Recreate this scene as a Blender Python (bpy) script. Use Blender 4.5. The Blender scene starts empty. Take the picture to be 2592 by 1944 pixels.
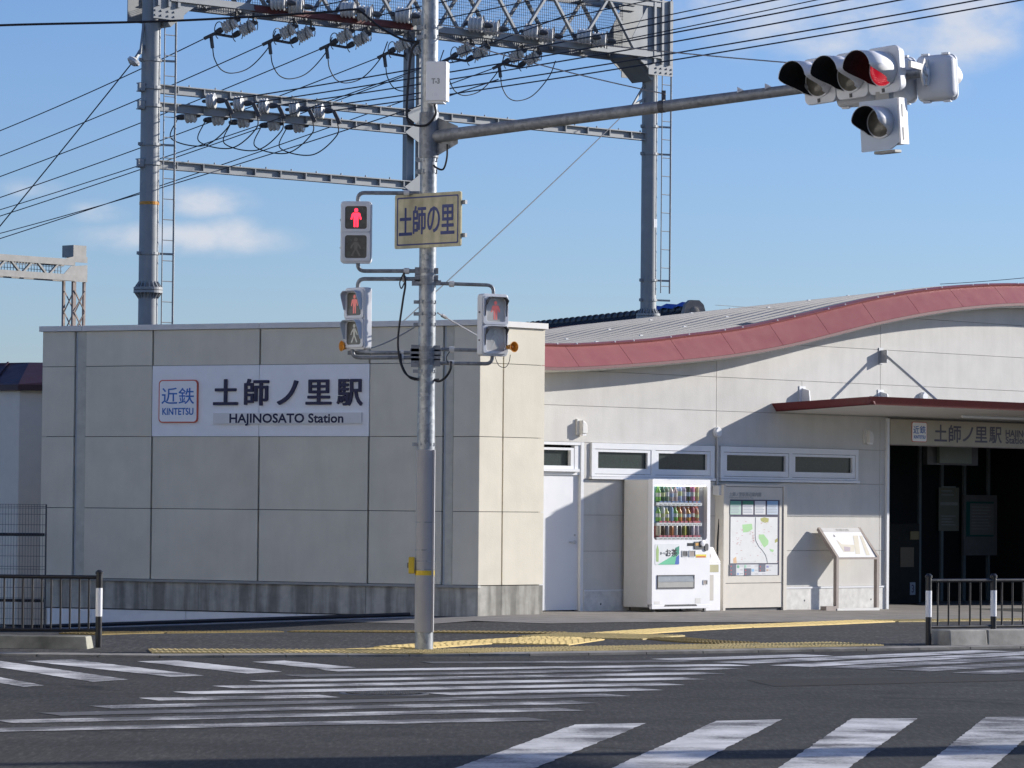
import bpy, bmesh, math, random
from mathutils import Vector, Matrix
random.seed(7)
sc = bpy.context.scene
COL = sc.collection
R = math.radians

# ------------------------------------------------------------------ camera
CAM_F, CAM_PITCH, CAM_ROLL, CAM_H = 9400.0, math.atan(311 / 9400.0), 0.009, 1.5
cam_d = bpy.data.cameras.new('camera')
cam_d.sensor_width = 36
cam_d.lens = 36 * CAM_F / 2592
cam_d.clip_start, cam_d.clip_end = 0.5, 6000
cam = bpy.data.objects.new('camera', cam_d)
COL.objects.link(cam)
cam.matrix_world = Matrix.Translation((0, 0, CAM_H)) @ Matrix.Rotation(R(90) + CAM_PITCH, 4, 'X') @ Matrix.Rotation(CAM_ROLL, 4, 'Z')
sc.camera = cam

# ------------------------------------------------------------------ light
SUN_AZ, SUN_EL = math.atan2(0.93, 0.37), R(19)          # azimuth from +Y towards +X
SUN_V = Vector((math.sin(SUN_AZ) * math.cos(SUN_EL), math.cos(SUN_AZ) * math.cos(SUN_EL), math.sin(SUN_EL)))
sun_d = bpy.data.lights.new('sun', 'SUN')
sun_d.energy, sun_d.angle, sun_d.color = 5.0, R(0.53), (1.0, 0.95, 0.89)
sun = bpy.data.objects.new('sun', sun_d)
COL.objects.link(sun)
sun.location = SUN_V * 60
sun.rotation_euler = SUN_V.to_track_quat('Z', 'Y').to_euler()

vs = sc.view_settings
sc.display_settings.display_device = 'sRGB'
vs.view_transform, vs.look, vs.gamma, vs.exposure = 'Standard', 'None', 1.0, 0.5
vs.use_curve_mapping = False


# image reading: a pixel of the photograph (2592 x 1944) to a point of the place
def ray(px, py):
    dx, dy = px - 1296, py - 972
    c, s = math.cos(CAM_ROLL), math.sin(CAM_ROLL)
    a, b = (dx * c + dy * s) / CAM_F, -(-dx * s + dy * c) / CAM_F
    cp, sp = math.cos(CAM_PITCH), math.sin(CAM_PITCH)
    return Vector((a, cp - b * sp, sp + b * cp))


def atY(px, py, Y):
    d = ray(px, py)
    t = Y / d.y
    return Vector((d.x * t, Y, CAM_H + d.z * t))


def gnd(px, py, z=0.0):
    d = ray(px, py)
    t = (z - CAM_H) / d.z
    return Vector((d.x * t, d.y * t, z))


class Frame:
    """A vertical face: local x along it to the right, local y into it, z up."""
    def __init__(s, x, y, deg):
        s.x, s.y, s.a = x, y, R(deg)
        s.c, s.s = math.cos(s.a), math.sin(s.a)

    def loc(s, px, py, yl=0.0):
        d = ray(px, py)
        t = (yl - s.s * s.x + s.c * s.y) / (-s.s * d.x + s.c * d.y)
        X, Y = d.x * t, d.y * t
        return s.c * (X - s.x) + s.s * (Y - s.y), CAM_H + d.z * t

    def w(s, x, y, z):
        return Vector((s.x + s.c * x - s.s * y, s.y + s.s * x + s.c * y, z))

    def inv(s, p):
        X, Y = p[0] - s.x, p[1] - s.y
        return Vector((s.c * X + s.s * Y, -s.s * X + s.c * Y, p[2]))


# ------------------------------------------------------------------ sky
world = bpy.data.worlds.new('World')
sc.world = world
world.use_nodes = True
wn, wl = world.node_tree.nodes, world.node_tree.links
wn.clear()
w_out = wn.new('ShaderNodeOutputWorld')
w_bg = wn.new('ShaderNodeBackground')
w_sky = wn.new('ShaderNodeTexSky')
w_sky.sky_type = 'NISHITA'
w_sky.sun_disc = False
w_sky.sun_elevation, w_sky.sun_rotation = SUN_EL, SUN_AZ
w_sky.altitude, w_sky.air_density, w_sky.dust_density, w_sky.ozone_density = 0, 1.0, 0.2, 4.0
w_bg.inputs['Strength'].default_value = 0.078
w_tc = wn.new('ShaderNodeTexCoord')


def wmath(op, a, b=None, c=None, clamp=False):
    n = wn.new('ShaderNodeMath')
    n.operation, n.use_clamp = op, clamp
    for i, v in enumerate((a, b, c)):
        if v is None:
            continue
        if isinstance(v, (int, float)):
            n.inputs[i].default_value = v
        else:
            wl.new(v, n.inputs[i])
    return n.outputs[0]


def wnoise(scale, vec_scale, detail, loc=(0, 0, 0)):
    m = wn.new('ShaderNodeMapping')
    m.inputs['Scale'].default_value = vec_scale
    m.inputs['Location'].default_value = loc
    wl.new(w_tc.outputs['Generated'], m.inputs['Vector'])
    n = wn.new('ShaderNodeTexNoise')
    n.inputs['Scale'].default_value = scale
    n.inputs['Detail'].default_value = detail
    n.inputs['Roughness'].default_value = 0.55
    wl.new(m.outputs[0], n.inputs['Vector'])
    return n.outputs['Fac']


# clouds: a few banks seen in the photograph, plus a thin scatter over the whole dome
fine = wnoise(58, (1, 1, 1.7), 10)
wide = wnoise(3.2, (1, 1, 3.2), 6, (4.2, 1.7, 0.4))
dens = wmath('MULTIPLY', wmath('SUBTRACT', wide, 0.60, clamp=True), 3.0)
for (cx, cy, rx, ry, amp) in ((2120, 60, 430, 135, .85), (2440, 60, 190, 150, .95), (1830, 10, 330, 90, .8), (2250, 190, 300, 110, .55),
                              (520, 508, 165, 55, .95), (460, 605, 330, 58, .85), (585, 585, 110, 65, .75), (250, 535, 120, 42, .7), (80, 480, 120, 42, .65)):
    d = ray(cx, cy).normalized()
    v = wn.new('ShaderNodeVectorMath')
    v.operation = 'SUBTRACT'
    wl.new(w_tc.outputs['Generated'], v.inputs[0])
    v.inputs[1].default_value = d
    v2 = wn.new('ShaderNodeVectorMath')
    v2.operation = 'MULTIPLY'
    wl.new(v.outputs[0], v2.inputs[0])
    v2.inputs[1].default_value = (CAM_F / rx, CAM_F / rx * .35, CAM_F / ry)
    v3 = wn.new('ShaderNodeVectorMath')
    v3.operation = 'LENGTH'
    wl.new(v2.outputs[0], v3.inputs[0])
    bl = wmath('MULTIPLY', wmath('SUBTRACT', 1.25, v3.outputs['Value'], clamp=True), amp)
    dens = wmath('MAXIMUM', dens, bl)
puff = wmath('MULTIPLY', wmath('SUBTRACT', fine, 0.5), 3.4)
lump = wmath('MULTIPLY', wmath('SUBTRACT', wnoise(21, (1, 1, 1.5), 5, (2.0, 0.3, 1.1)), 0.5), 2.4)
cl = wmath('ADD', wmath('ADD', wmath('MULTIPLY', dens, 1.9), -0.52), wmath('MULTIPLY', wmath('ADD', puff, lump), wmath('MULTIPLY', dens, 1.2, clamp=True)))
cl_s = wn.new('ShaderNodeMapRange')
cl_s.interpolation_type = 'SMOOTHSTEP'
cl_s.inputs['From Min'].default_value, cl_s.inputs['From Max'].default_value = -0.1, 1.75
wl.new(cl, cl_s.inputs['Value'])
cl = wmath('MULTIPLY', cl_s.outputs[0], 0.9)
w_mix = wn.new('ShaderNodeMix')
w_mix.data_type = 'RGBA'
wl.new(cl, w_mix.inputs['Factor'])
w_hsv = wn.new('ShaderNodeHueSaturation')
w_hsv.inputs['Saturation'].default_value = 1.0
w_hsv.inputs['Value'].default_value = 1.0
wl.new(w_sky.outputs[0], w_hsv.inputs['Color'])
w_tint = wn.new('ShaderNodeMix')            # camera white balance of the sky
w_tint.data_type, w_tint.blend_type = 'RGBA', 'MULTIPLY'
w_tint.inputs['Factor'].default_value = 1.0
wl.new(w_hsv.outputs[0], w_tint.inputs[6])
w_tint.inputs[7].default_value = (0.93, 1.0, 1.31, 1)
wl.new(w_tint.outputs[2], w_mix.inputs[6])
w_mix.inputs[7].default_value = (6.3, 6.6, 7.3, 1)
wl.new(w_mix.outputs[2], w_bg.inputs['Color'])
wl.new(w_bg.outputs[0], w_out.inputs['Surface'])


# ------------------------------------------------------------------ materials
class NT:
    def __init__(s, name):
        s.m = bpy.data.materials.new(name)
        s.m.use_nodes = True
        s.n, s.l = s.m.node_tree.nodes, s.m.node_tree.links
        s.b = s.n['Principled BSDF']
        s.pos = s.n.new('ShaderNodeNewGeometry').outputs['Position']

    def set(s, sock, v):
        if isinstance(v, (int, float)):
            sock.default_value = v
        elif isinstance(v, (tuple, list)):
            sock.default_value = (*v, 1) if len(v) == 3 and sock.type == 'RGBA' else v
        else:
            s.l.new(v, sock)

    def math(s, op, a, b=0.0, clamp=False):
        n = s.n.new('ShaderNodeMath')
        n.operation, n.use_clamp = op, clamp
        s.set(n.inputs[0], a)
        s.set(n.inputs[1], b)
        return n.outputs[0]

    def noise(s, scale, detail=3, vec=(1, 1, 1), rough=.55, src=None):
        m = s.n.new('ShaderNodeMapping')
        m.inputs['Scale'].default_value = vec
        s.l.new(src or s.pos, m.inputs['Vector'])
        n = s.n.new('ShaderNodeTexNoise')
        n.inputs['Scale'].default_value, n.inputs['Detail'].default_value, n.inputs['Roughness'].default_value = scale, detail, rough
        s.l.new(m.outputs[0], n.inputs['Vector'])
        return n.outputs['Fac']

    def ramp(s, fac, stops):
        r = s.n.new('ShaderNodeValToRGB')
        e = r.color_ramp.elements
        while len(e) < len(stops):
            e.new(0.5)
        for i, (p, c) in enumerate(stops):
            e[i].position = p
            e[i].color = (*c, 1) if not isinstance(c, (int, float)) else (c, c, c, 1)
        s.set(r.inputs[0], fac)
        return r.outputs[0]

    def mix(s, fac, a, b, mode='MIX'):
        n = s.n.new('ShaderNodeMix')
        n.data_type, n.blend_type = 'RGBA', mode
        s.set(n.inputs['Factor'], fac)
        s.set(n.inputs[6], a)
        s.set(n.inputs[7], b)
        return n.outputs[2]

    def rnd(s):
        return s.n.new('ShaderNodeObjectInfo').outputs['Random']

    def bump(s, h, strength=.3, dist=.01):
        n = s.n.new('ShaderNodeBump')
        n.inputs['Strength'].default_value, n.inputs['Distance'].default_value = strength, dist
        s.l.new(h, n.inputs['Height'])
        s.l.new(n.outputs[0], s.b.inputs['Normal'])

    def done(s, col, rough=.6, metal=0.0, spec=.4):
        s.set(s.b.inputs['Base Color'], col)
        s.set(s.b.inputs['Roughness'], rough)
        s.set(s.b.inputs['Metallic'], metal)
        s.set(s.b.inputs['Specular IOR Level'], spec)
        return s.m


def sc3(c, k):
    return tuple(min(1, x * k) for x in c)


def plain(name, col, rough=.55, metal=0.0, spec=.4, var=.10, vs_=7.0, bump=0.0, bs=90.0, panel=0.0):
    """Painted or moulded surface: base colour with soft mottling, optional fine relief and per-object tone."""
    t = NT(name)
    f = t.noise(vs_, 4)
    c = t.ramp(f, [(.25, sc3(col, 1 - var)), (.75, sc3(col, 1 + var))])
    if panel:
        c = t.mix(1.0, c, t.ramp(t.rnd(), [(0, 1 - panel), (1, 1.0)]), 'MULTIPLY')
    if bump:
        t.bump(t.noise(bs, 3), bump, .004)
    r = t.ramp(t.noise(vs_ * 2.3, 3), [(.3, max(0, rough - .08)), (.7, min(1, rough + .08))])
    return t.done(c, r, metal, spec)


def emit(name, col, strength, base=(.1, .02, .02)):
    t = NT(name)
    t.set(t.b.inputs['Emission Color'], col)
    t.b.inputs['Emission Strength'].default_value = strength
    return t.done(base, .35)


def m_asphalt():
    t = NT('asphalt')
    sp = t.math('ADD', t.math('MULTIPLY', t.noise(52, 2, rough=.7), .45), t.math('MULTIPLY', t.noise(30, 2, (1, .13, 1), .7), .55))
    c = t.ramp(sp, [(.34, (.020, .0193, .0182)), (.5, (.039, .0378, .0355)), (.62, (.066, .064, .060)), (.73, (.165, .16, .15))])
    big = t.ramp(t.noise(.55, 5), [(.25, .72), (.75, 1.12)])
    c = t.mix(1.0, c, big, 'MULTIPLY')
    pt = t.ramp(t.noise(1.7, 5, (1, .5, 1)), [(.35, .82), (.6, 1.06)])
    c = t.mix(1.0, c, pt, 'MULTIPLY')
    warp = t.n.new('ShaderNodeVectorMath')
    warp.operation = 'MULTIPLY_ADD'
    nz = t.n.new('ShaderNodeTexNoise')
    nz.inputs['Scale'].default_value, nz.inputs['Detail'].default_value = 1.1, 5
    t.l.new(t.pos, nz.inputs['Vector'])
    t.l.new(nz.outputs['Color'], warp.inputs[0])
    warp.inputs[1].default_value = (1.6, 1.6, 0)
    t.l.new(t.pos, warp.inputs[2])
    vo = t.n.new('ShaderNodeTexVoronoi')
    vo.feature = 'DISTANCE_TO_EDGE'
    vo.inputs['Scale'].default_value = .16
    t.l.new(warp.outputs[0], vo.inputs['Vector'])
    crack = t.ramp(vo.outputs['Distance'], [(.004, .45), (.010, 1.0)])
    gate = t.ramp(t.noise(.35, 3), [(.48, 0.0), (.56, 1.0)])
    c = t.mix(gate, c, t.mix(1.0, c, crack, 'MULTIPLY'))
    lane = t.ramp(t.noise(.8, 2, (.25, 1.3, 1)), [(.40, .90), (.60, 1.08)])
    c = t.mix(1.0, c, lane, 'MULTIPLY')
    t.bump(sp, .5, .006)
    return t.done(c, .85, 0, .2)


def m_pavement():
    t = NT('pavement_asphalt')
    sp = t.math('ADD', t.math('MULTIPLY', t.noise(60, 2, rough=.7), .45), t.math('MULTIPLY', t.noise(26, 2, (1, .13, 1), .7), .55))
    c = t.ramp(sp, [(.34, (.026, .0252, .0236)), (.52, (.049, .0475, .0445)), (.70, (.13, .126, .118))])
    big = t.ramp(t.noise(.7, 5), [(.25, .78), (.75, 1.2)])
    c = t.mix(1.0, c, big, 'MULTIPLY')
    t.bump(sp, .5, .006)
    return t.done(c, .88, 0, .2)


def m_paint(name='worn_road_paint', worn=0.0):
    t = NT(name)
    w1 = t.noise(1.3, 6, (1, 1, 1))
    w2 = t.noise(38, 3, rough=.7)
    k = t.math('ADD', t.math('MULTIPLY', t.math('SUBTRACT', w1, .16), 1.5), t.math('MULTIPLY', w2, .5))
    k = t.math('ADD', k, t.math('MULTIPLY', t.rnd(), .06))
    k = t.math('ADD', k, worn)
    wear = t.ramp(k, [(.62, 0.0), (.70, .10), (.84, .45), (1.0, .9)])
    tyre = t.ramp(t.noise(.9, 3, (2.6, .5, 1)), [(.4, .80), (.62, 1.0)])
    white = t.mix(1.0, t.ramp(t.noise(5, 4), [(.3, (.56, .56, .57)), (.7, (.70, .70, .70))]), tyre, 'MULTIPLY')
    c = t.mix(wear, white, (.06, .06, .062))
    return t.done(c, .75, 0, .2)


def m_conc(name, col, stain=.5, streak=True):
    t = NT(name)
    c = t.ramp(t.noise(9, 6), [(.25, sc3(col, .80)), (.75, sc3(col, 1.12))])
    if streak:
        st = t.ramp(t.noise(4.6, 6, (1, 1, .10)), [(.42, 1.0 - stain), (.60, 1.0)])
        c = t.mix(1.0, c, st, 'MULTIPLY')
    else:
        st = t.ramp(t.noise(2.2, 6), [(.35, 1.0 - stain), (.60, 1.0)])
        c = t.mix(1.0, c, st, 'MULTIPLY')
    t.bump(t.noise(70, 4), .35, .004)
    return t.done(c, .9, 0, .2)


def m_wall(name, col, dirt=.16):
    t = NT(name)
    c = t.ramp(t.noise(2.6, 6), [(.25, sc3(col, .93)), (.75, sc3(col, 1.05))])
    st = t.ramp(t.noise(3.2, 6, (1.6, 1.6, .22)), [(.36, 1 - dirt), (.58, 1.0)])
    c = t.mix(1.0, c, st, 'MULTIPLY')
    c = t.mix(1.0, c, t.ramp(t.rnd(), [(0, .955), (1, 1.0)]), 'MULTIPLY')
    t.bump(t.noise(55, 3), .30, .006)
    return t.done(c, .85, 0, .25)


def m_galv(name, lo, hi, rough=.42, metal=.55):
    t = NT(name)
    v = t.n.new('ShaderNodeTexVoronoi')
    v.inputs['Scale'].default_value = 26
    t.l.new(t.pos, v.inputs['Vector'])
    n = t.noise(9, 4, (1, 1, .5))
    c = t.ramp(t.math('ADD', t.math('MULTIPLY', v.outputs['Color'], .45), t.math('MULTIPLY', n, .6)), [(.25, lo), (.75, hi)])
    return t.done(c, rough, metal, .5)


def m_glass(name, col, rough=.06, mix_=.55):
    """Window pane: part mirror, part dark see-through."""
    t = NT(name)
    tr = t.n.new('ShaderNodeBsdfTransparent')
    tr.inputs[0].default_value = (*col, 1)
    ms = t.n.new('ShaderNodeMixShader')
    ms.inputs[0].default_value = 1 - mix_
    t.l.new(tr.outputs[0], ms.inputs[1])
    t.l.new(t.b.outputs[0], ms.inputs[2])
    t.l.new(ms.outputs[0], t.n['Material Output'].inputs['Surface'])
    return t.done((.02, .025, .022), rough, 0, .6)


MAT = dict(
    asphalt=m_asphalt(), pave=m_pavement(), paint=m_paint(), paint_worn=m_paint('faded_road_paint', .17),
    apron=m_conc('apron_concrete', (.27, .25, .225), .25, False),
    kerb_block=m_conc('kerb_block_concrete', (.47, .45, .40), .35, False),
    kerb_moss=m_conc('mossy_kerb_concrete', (.33, .32, .26), .55, False),
    kerb=m_conc('kerb_concrete', (.27, .26, .235), .35, False),
    plinth=m_conc('plinth_concrete', (.50, .48, .42), .5),
    plinth_clean=m_conc('plinth_clean', (.70, .69, .65), .06, False),
    white_low=plain('white_low_wall', (.86, .86, .85), .6, var=.05),
    block=m_wall('block_wall_paint', (.745, .69, .56), .035),
    station=m_wall('station_wall_paint', (.61, .595, .555), .05),
    coping=plain('coping_metal', (.72, .70, .66), .45, var=.05),
    joint=plain('joint_dark', (.045, .045, .045), .9),
    joint_soft=plain('joint_grey', (.30, .29, .27), .9),
    seal_blue=plain('joint_bluegrey', (.40, .44, .48), .7),
    gold=plain('stained_strip', (.56, .54, .46), .85, var=.14),
    red_roof=plain('maroon_metal', (.315, .105, .098), .42, var=.06, vs_=2.0, panel=.05),
    red_dark=plain('maroon_dark', (.13, .035, .040), .5),
    roof_grey=plain('grey_roof_metal', (.235, .235, .235), .5, metal=.1, var=.06, vs_=1.5),
    soffit=plain('soffit', (.60, .58, .54), .7, var=.04),
    canopy_red=plain('canopy_red', (.15, .030, .032), .45, var=.06),
    white=plain('white_enamel', (.80, .80, .80), .35, var=.025, vs_=2),
    offwhite=plain('offwhite', (.66, .65, .62), .5, var=.04),
    alu=plain('aluminium_white', (.70, .71, .72), .4, var=.03),
    alu_dark=plain('aluminium_grey', (.42, .43, .44), .4, metal=.3, var=.05),
    door=plain('door_paint', (.66, .67, .69), .45, var=.03, vs_=2),
    beige_panel=plain('beige_panel', (.60, .56, .49), .5, var=.04),
    grey_panel=plain('grey_panel', (.33, .33, .31), .6),
    brown_steel=plain('brown_steel', (.30, .255, .225), .5, var=.1),
    navy=plain('navy_letters', (.022, .020, .062), .45, var=.1),
    navy_print=plain('navy_print', (.03, .045, .16), .5, var=.1),
    sign_white=plain('sign_white', (.88, .88, .88), .4, var=.03),
    sign_blue=plain('logo_blue', (.035, .16, .50), .45),
    sign_red=plain('logo_red', (.60, .10, .05), .45),
    cream=m_conc('faded_cream_sign', (.60, .55, .37), .30, True),
    black=plain('black_paint', (.018, .018, .020), .38, var=.15),
    rubber=plain('black_cable', (.014, .014, .016), .5),
    dark=plain('dark_grey_metal', (.07, .072, .078), .5, var=.12),
    galv=m_galv('galvanised_steel', (.17, .185, .20), (.37, .39, .405)),
    galv_dull=m_galv('weathered_galvanised', (.15, .16, .175), (.27, .285, .30), .55, .35),
    pole_grey=plain('pole_sleeve', (.33, .33, .34), .6, var=.06, bump=.2),
    gantry=plain('gantry_grey', (.28, .295, .30), .5, var=.10, vs_=3, metal=.15),
    primer=plain('red_oxide_primer', (.13, .035, .034), .6, var=.2),
    rust=plain('rusty_steel', (.30, .245, .215), .75, var=.35, vs_=3),
    porcelain=plain('porcelain', (.62, .62, .60), .25, var=.03),
    wire=plain('overhead_wire', (.035, .04, .05), .5),
    steelwire=plain('steel_wire', (.24, .24, .25), .5, metal=.4),
    sig=plain('signal_housing', (.62, .64, .67), .42, var=.04),
    sig_blue=plain('signal_side', (.46, .53, .62), .45, var=.04),
    visor_in=plain('visor_black', (.008, .008, .009), .8),
    lens_dark=plain('lens_dark', (.06, .058, .052), .22, var=.4, vs_=14),
    lens_lit=plain('lens_sunlit', (.52, .51, .48), .2, var=.2, vs_=9),  # lighter copy of the pedestrian lens: sun on it is put into the colour
    lens_clear=plain('lens_smoked', (.13, .125, .11), .15, var=.35, vs_=11),
    orange=plain('orange_horn', (.62, .27, .03), .4),
    yellow=plain('yellow_box', (.62, .43, .03), .45),
    tactile_dot=plain('tactile_dot_yellow', (.44, .345, .15), .75, var=.22, vs_=6),
    tactile=plain('tactile_yellow', (.58, .43, .16), .7, var=.16, vs_=5),
    tactile_old=plain('tactile_worn', (.20, .145, .045), .8, var=.25, vs_=4),
    tile_roof=plain('dark_kawara', (.028, .029, .031), .45, var=.3),
    oni=plain('ridge_end_tile', (.26, .235, .21), .7, var=.2),
    blue_sheet=plain('blue_sheet', (.02, .09, .42), .5),
    purple_roof=plain('brown_violet_roof', (.065, .030, .036), .45, var=.12, vs_=2),
    glass=plain('wired_window_glass', (.035, .046, .042), .22, spec=.25, var=.2, vs_=30),
    vglass=m_glass('display_glass', (.97, .98, .98), .05, .90),
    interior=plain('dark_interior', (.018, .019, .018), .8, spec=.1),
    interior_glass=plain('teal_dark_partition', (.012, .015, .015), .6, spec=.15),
    mullion=plain('partition_mullion', (.16, .18, .18), .5),
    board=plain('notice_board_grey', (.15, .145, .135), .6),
    strip_white=plain('name_strip_white', (.74, .73, .70), .4, var=.03),
    old_paint=plain('old_gantry_paint', (.32, .31, .285), .6, var=.15, vs_=3),
    cream_wall=plain('cream_house_wall', (.74, .70, .61), .7, var=.04),
    patch=plain('patched_asphalt', (.030, .0295, .028), .9, var=.2, vs_=25, bump=.4, spec=.2),
    header=plain('header_cream', (.43, .39, .30), .6, var=.10, vs_=3),
    iron=plain('cast_iron', (.13, .125, .115), .5, metal=.5, var=.2, vs_=30),
)


def colour(name, c, rough=.5, var=.05):
    k = 'c_' + name
    if k not in MAT:
        MAT[k] = plain(name, c, rough, var=var)
    return MAT[k]


# ------------------------------------------------------------------ geometry helpers
class MB:
    """Collects faces; build() links them as one mesh object."""
    def __init__(s):
        s.v, s.f = [], []

    def add(s, vs_, fs):
        o = len(s.v)
        s.v += [tuple(p) for p in vs_]
        s.f += [tuple(i + o for i in f) for f in fs]
        return s

    def box(s, x0, x1, y0, y1, z0, z1):
        x0, x1 = min(x0, x1), max(x0, x1)
        y0, y1 = min(y0, y1), max(y0, y1)
        z0, z1 = min(z0, z1), max(z0, z1)
        return s.add([(x0, y0, z0), (x1, y0, z0), (x1, y1, z0), (x0, y1, z0), (x0, y0, z1), (x1, y0, z1), (x1, y1, z1), (x0, y1, z1)],
                     [(0, 3, 2, 1), (4, 5, 6, 7), (0, 1, 5, 4), (1, 2, 6, 5), (2, 3, 7, 6), (3, 0, 4, 7)])

    def beam(s, p, q, w, h, up=(0, 0, 1)):
        """Rectangular bar from p to q, w wide and h high."""
        p, q = Vector(p), Vector(q)
        d = (q - p).normalized()
        u = Vector(up)
        if abs(d.dot(u)) > .98:
            u = Vector((0, 1, 0))
        a = d.cross(u).normalized() * (w / 2)
        b = a.cross(d).normalized() * (h / 2)
        return s.add([p - a - b, p + a - b, p + a + b, p - a + b, q - a - b, q + a - b, q + a + b, q - a + b],
                     [(0, 3, 2, 1), (4, 5, 6, 7), (0, 1, 5, 4), (1, 2, 6, 5), (2, 3, 7, 6), (3, 0, 4, 7)])

    def lathe(s, p, axis, prof, n=16):
        """prof: list of (radius, distance along axis)."""
        p, d = Vector(p), Vector(axis).normalized()
        u = Vector((0, 0, 1)) if abs(d.z) < .9 else Vector((1, 0, 0))
        a = d.cross(u).normalized()
        b = d.cross(a)
        o = len(s.v)
        for r, h in prof:
            for k in range(n):
                t = 2 * math.pi * k / n
                s.v.append(tuple(p + d * h + (a * math.cos(t) + b * math.sin(t)) * max(r, 1e-4)))
        for i in range(len(prof) - 1):
            for k in range(n):
                k2 = (k + 1) % n
                s.f.append((o + i * n + k, o + i * n + k2, o + (i + 1) * n + k2, o + (i + 1) * n + k))
        s.f.append(tuple(o + k for k in reversed(range(n))))
        e = o + (len(prof) - 1) * n
        s.f.append(tuple(e + k for k in range(n)))
        return s

    def cyl(s, p, q, r, r2=None, n=12):
        L = (Vector(q) - Vector(p)).length
        return s.lathe(p, Vector(q) - Vector(p), [(r, 0), (r if r2 is None else r2, L)], n)

    def tube(s, pts, r, n=6):
        pts = [Vector(p) for p in pts]
        o = len(s.v)
        prev = None
        for i, p in enumerate(pts):
            d = (pts[min(i + 1, len(pts) - 1)] - pts[max(i - 1, 0)]).normalized()
            if prev is None:
                u = Vector((0, 0, 1)) if abs(d.z) < .9 else Vector((1, 0, 0))
                a = d.cross(u).normalized()
            else:
                a = (prev - d * prev.dot(d)).normalized()
            prev = a
            b = d.cross(a)
            for k in range(n):
                t = 2 * math.pi * k / n
                s.v.append(tuple(p + (a * math.cos(t) + b * math.sin(t)) * r))
        for i in range(len(pts) - 1):
            for k in range(n):
                k2 = (k + 1) % n
                s.f.append((o + i * n + k, o + i * n + k2, o + (i + 1) * n + k2, o + (i + 1) * n + k))
        s.f.append(tuple(o + k for k in reversed(range(n))))
        e = o + (len(pts) - 1) * n
        s.f.append(tuple(e + k for k in range(n)))
        return s

    def prism(s, poly, y0, y1):
        """Polygon in the x-z plane (counter-clockwise seen from -y) extruded from y0 (front) to y1."""
        n = len(poly)
        o = len(s.v)
        s.v += [(x, y0, z) for x, z in poly] + [(x, y1, z) for x, z in poly]
        s.f.append(tuple(o + i for i in range(n)))
        s.f.append(tuple(o + n + i for i in reversed(range(n))))
        for i in range(n):
            j = (i + 1) % n
            s.f.append((o + i, o + n + i, o + n + j, o + j))
        return s

    def plate(s, poly3, thick, nrm):
        """A flat 3-D polygon given a thickness along nrm."""
        n = len(poly3)
        o = len(s.v)
        d = Vector(nrm).normalized() * thick
        s.v += [tuple(Vector(p)) for p in poly3] + [tuple(Vector(p) + d) for p in poly3]
        s.f.append(tuple(o + i for i in range(n)))
        s.f.append(tuple(o + n + i for i in reversed(range(n))))
        for i in range(n):
            j = (i + 1) % n
            s.f.append((o + i, o + n + i, o + n + j, o + j))
        return s

    def quad(s, *p):
        return s.add(p, [tuple(range(len(p)))])

    def mesh(s, name, mat, smooth=False):
        m = bpy.data.meshes.new(name)
        m.from_pydata(s.v, [], s.f)
        bm = bmesh.new()
        bm.from_mesh(m)
        bmesh.ops.recalc_face_normals(bm, faces=bm.faces)
        bm.to_mesh(m)
        bm.free()
        if smooth:
            m.shade_smooth()
            m.set_sharp_from_angle(angle=R(38))
        m.materials.append(MAT[mat] if isinstance(mat, str) else mat)
        return m

    def build(s, name, mat, parent=None, smooth=False, bevel=0.0, seg=2):
        o = bpy.data.objects.new(name, s.mesh(name, mat, smooth))
        COL.objects.link(o)
        if parent is not None:
            o.parent = parent
        if bevel:
            b = o.modifiers.new('bevel', 'BEVEL')
            b.width, b.segments, b.limit_method, b.angle_limit = bevel, seg, 'ANGLE', R(40)
        return o


def share(name, mesh, parent=None, loc=(0, 0, 0), rotz=0.0):
    o = bpy.data.objects.new(name, mesh)
    COL.objects.link(o)
    o.parent = parent
    o.location = loc
    o.rotation_euler = (0, 0, rotz)
    return o


def stuff(o):
    o['kind'] = 'stuff'
    return o


def tag(o, label=None, cat=None, group=None, kind=None):
    for k, v in (('label', label), ('category', cat), ('group', group), ('kind', kind)):
        if v:
            o[k] = v
    return o


def thing(name, label, cat, loc=(0, 0, 0), rotz=0.0, group=None):
    o = bpy.data.objects.new(name, None)
    COL.objects.link(o)
    o.empty_display_size = .2
    o.location = loc
    o.rotation_euler = (0, 0, rotz)
    return tag(o, label, cat, group)


def fthing(name, label, cat, fr, x=0.0, y=0.0, z=0.0, group=None, extra=0.0):
    return thing(name, label, cat, fr.w(x, y, z), fr.a + extra, group)


def box(name, mat, parent, x0, x1, y0, y1, z0, z1, bevel=0.0):
    return MB().box(x0, x1, y0, y1, z0, z1).build(name, mat, parent, bevel=bevel)


def rrect(x0, x1, z0, z1, r, n=5):
    """Rounded rectangle, counter-clockwise."""
    out = []
    for cx, cz, a0 in ((x1 - r, z0 + r, -90), (x1 - r, z1 - r, 0), (x0 + r, z1 - r, 90), (x0 + r, z0 + r, 180)):
        for k in range(n + 1):
            a = R(a0 + 90 * k / n)
            out.append((cx + r * math.cos(a), cz + r * math.sin(a)))
    return out


def frame_ring(mb, outer, inner, y0, y1):
    """Flat ring between two outlines with the same number of points."""
    n = len(outer)
    o = len(mb.v)
    for y in (y0, y1):
        mb.v += [(x, y, z) for x, z in outer] + [(x, y, z) for x, z in inner]
    for i in range(n):
        j = (i + 1) % n
        mb.f += [(o + i, o + j, o + n + j, o + n + i), (o + 2 * n + i, o + 3 * n + i, o + 3 * n + j, o + 2 * n + j),
                 (o + i, o + 2 * n + i, o + 2 * n + j, o + j), (o + n + i, o + n + j, o + 3 * n + j, o + 3 * n + i)]
    return mb


_glyph = {}


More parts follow.
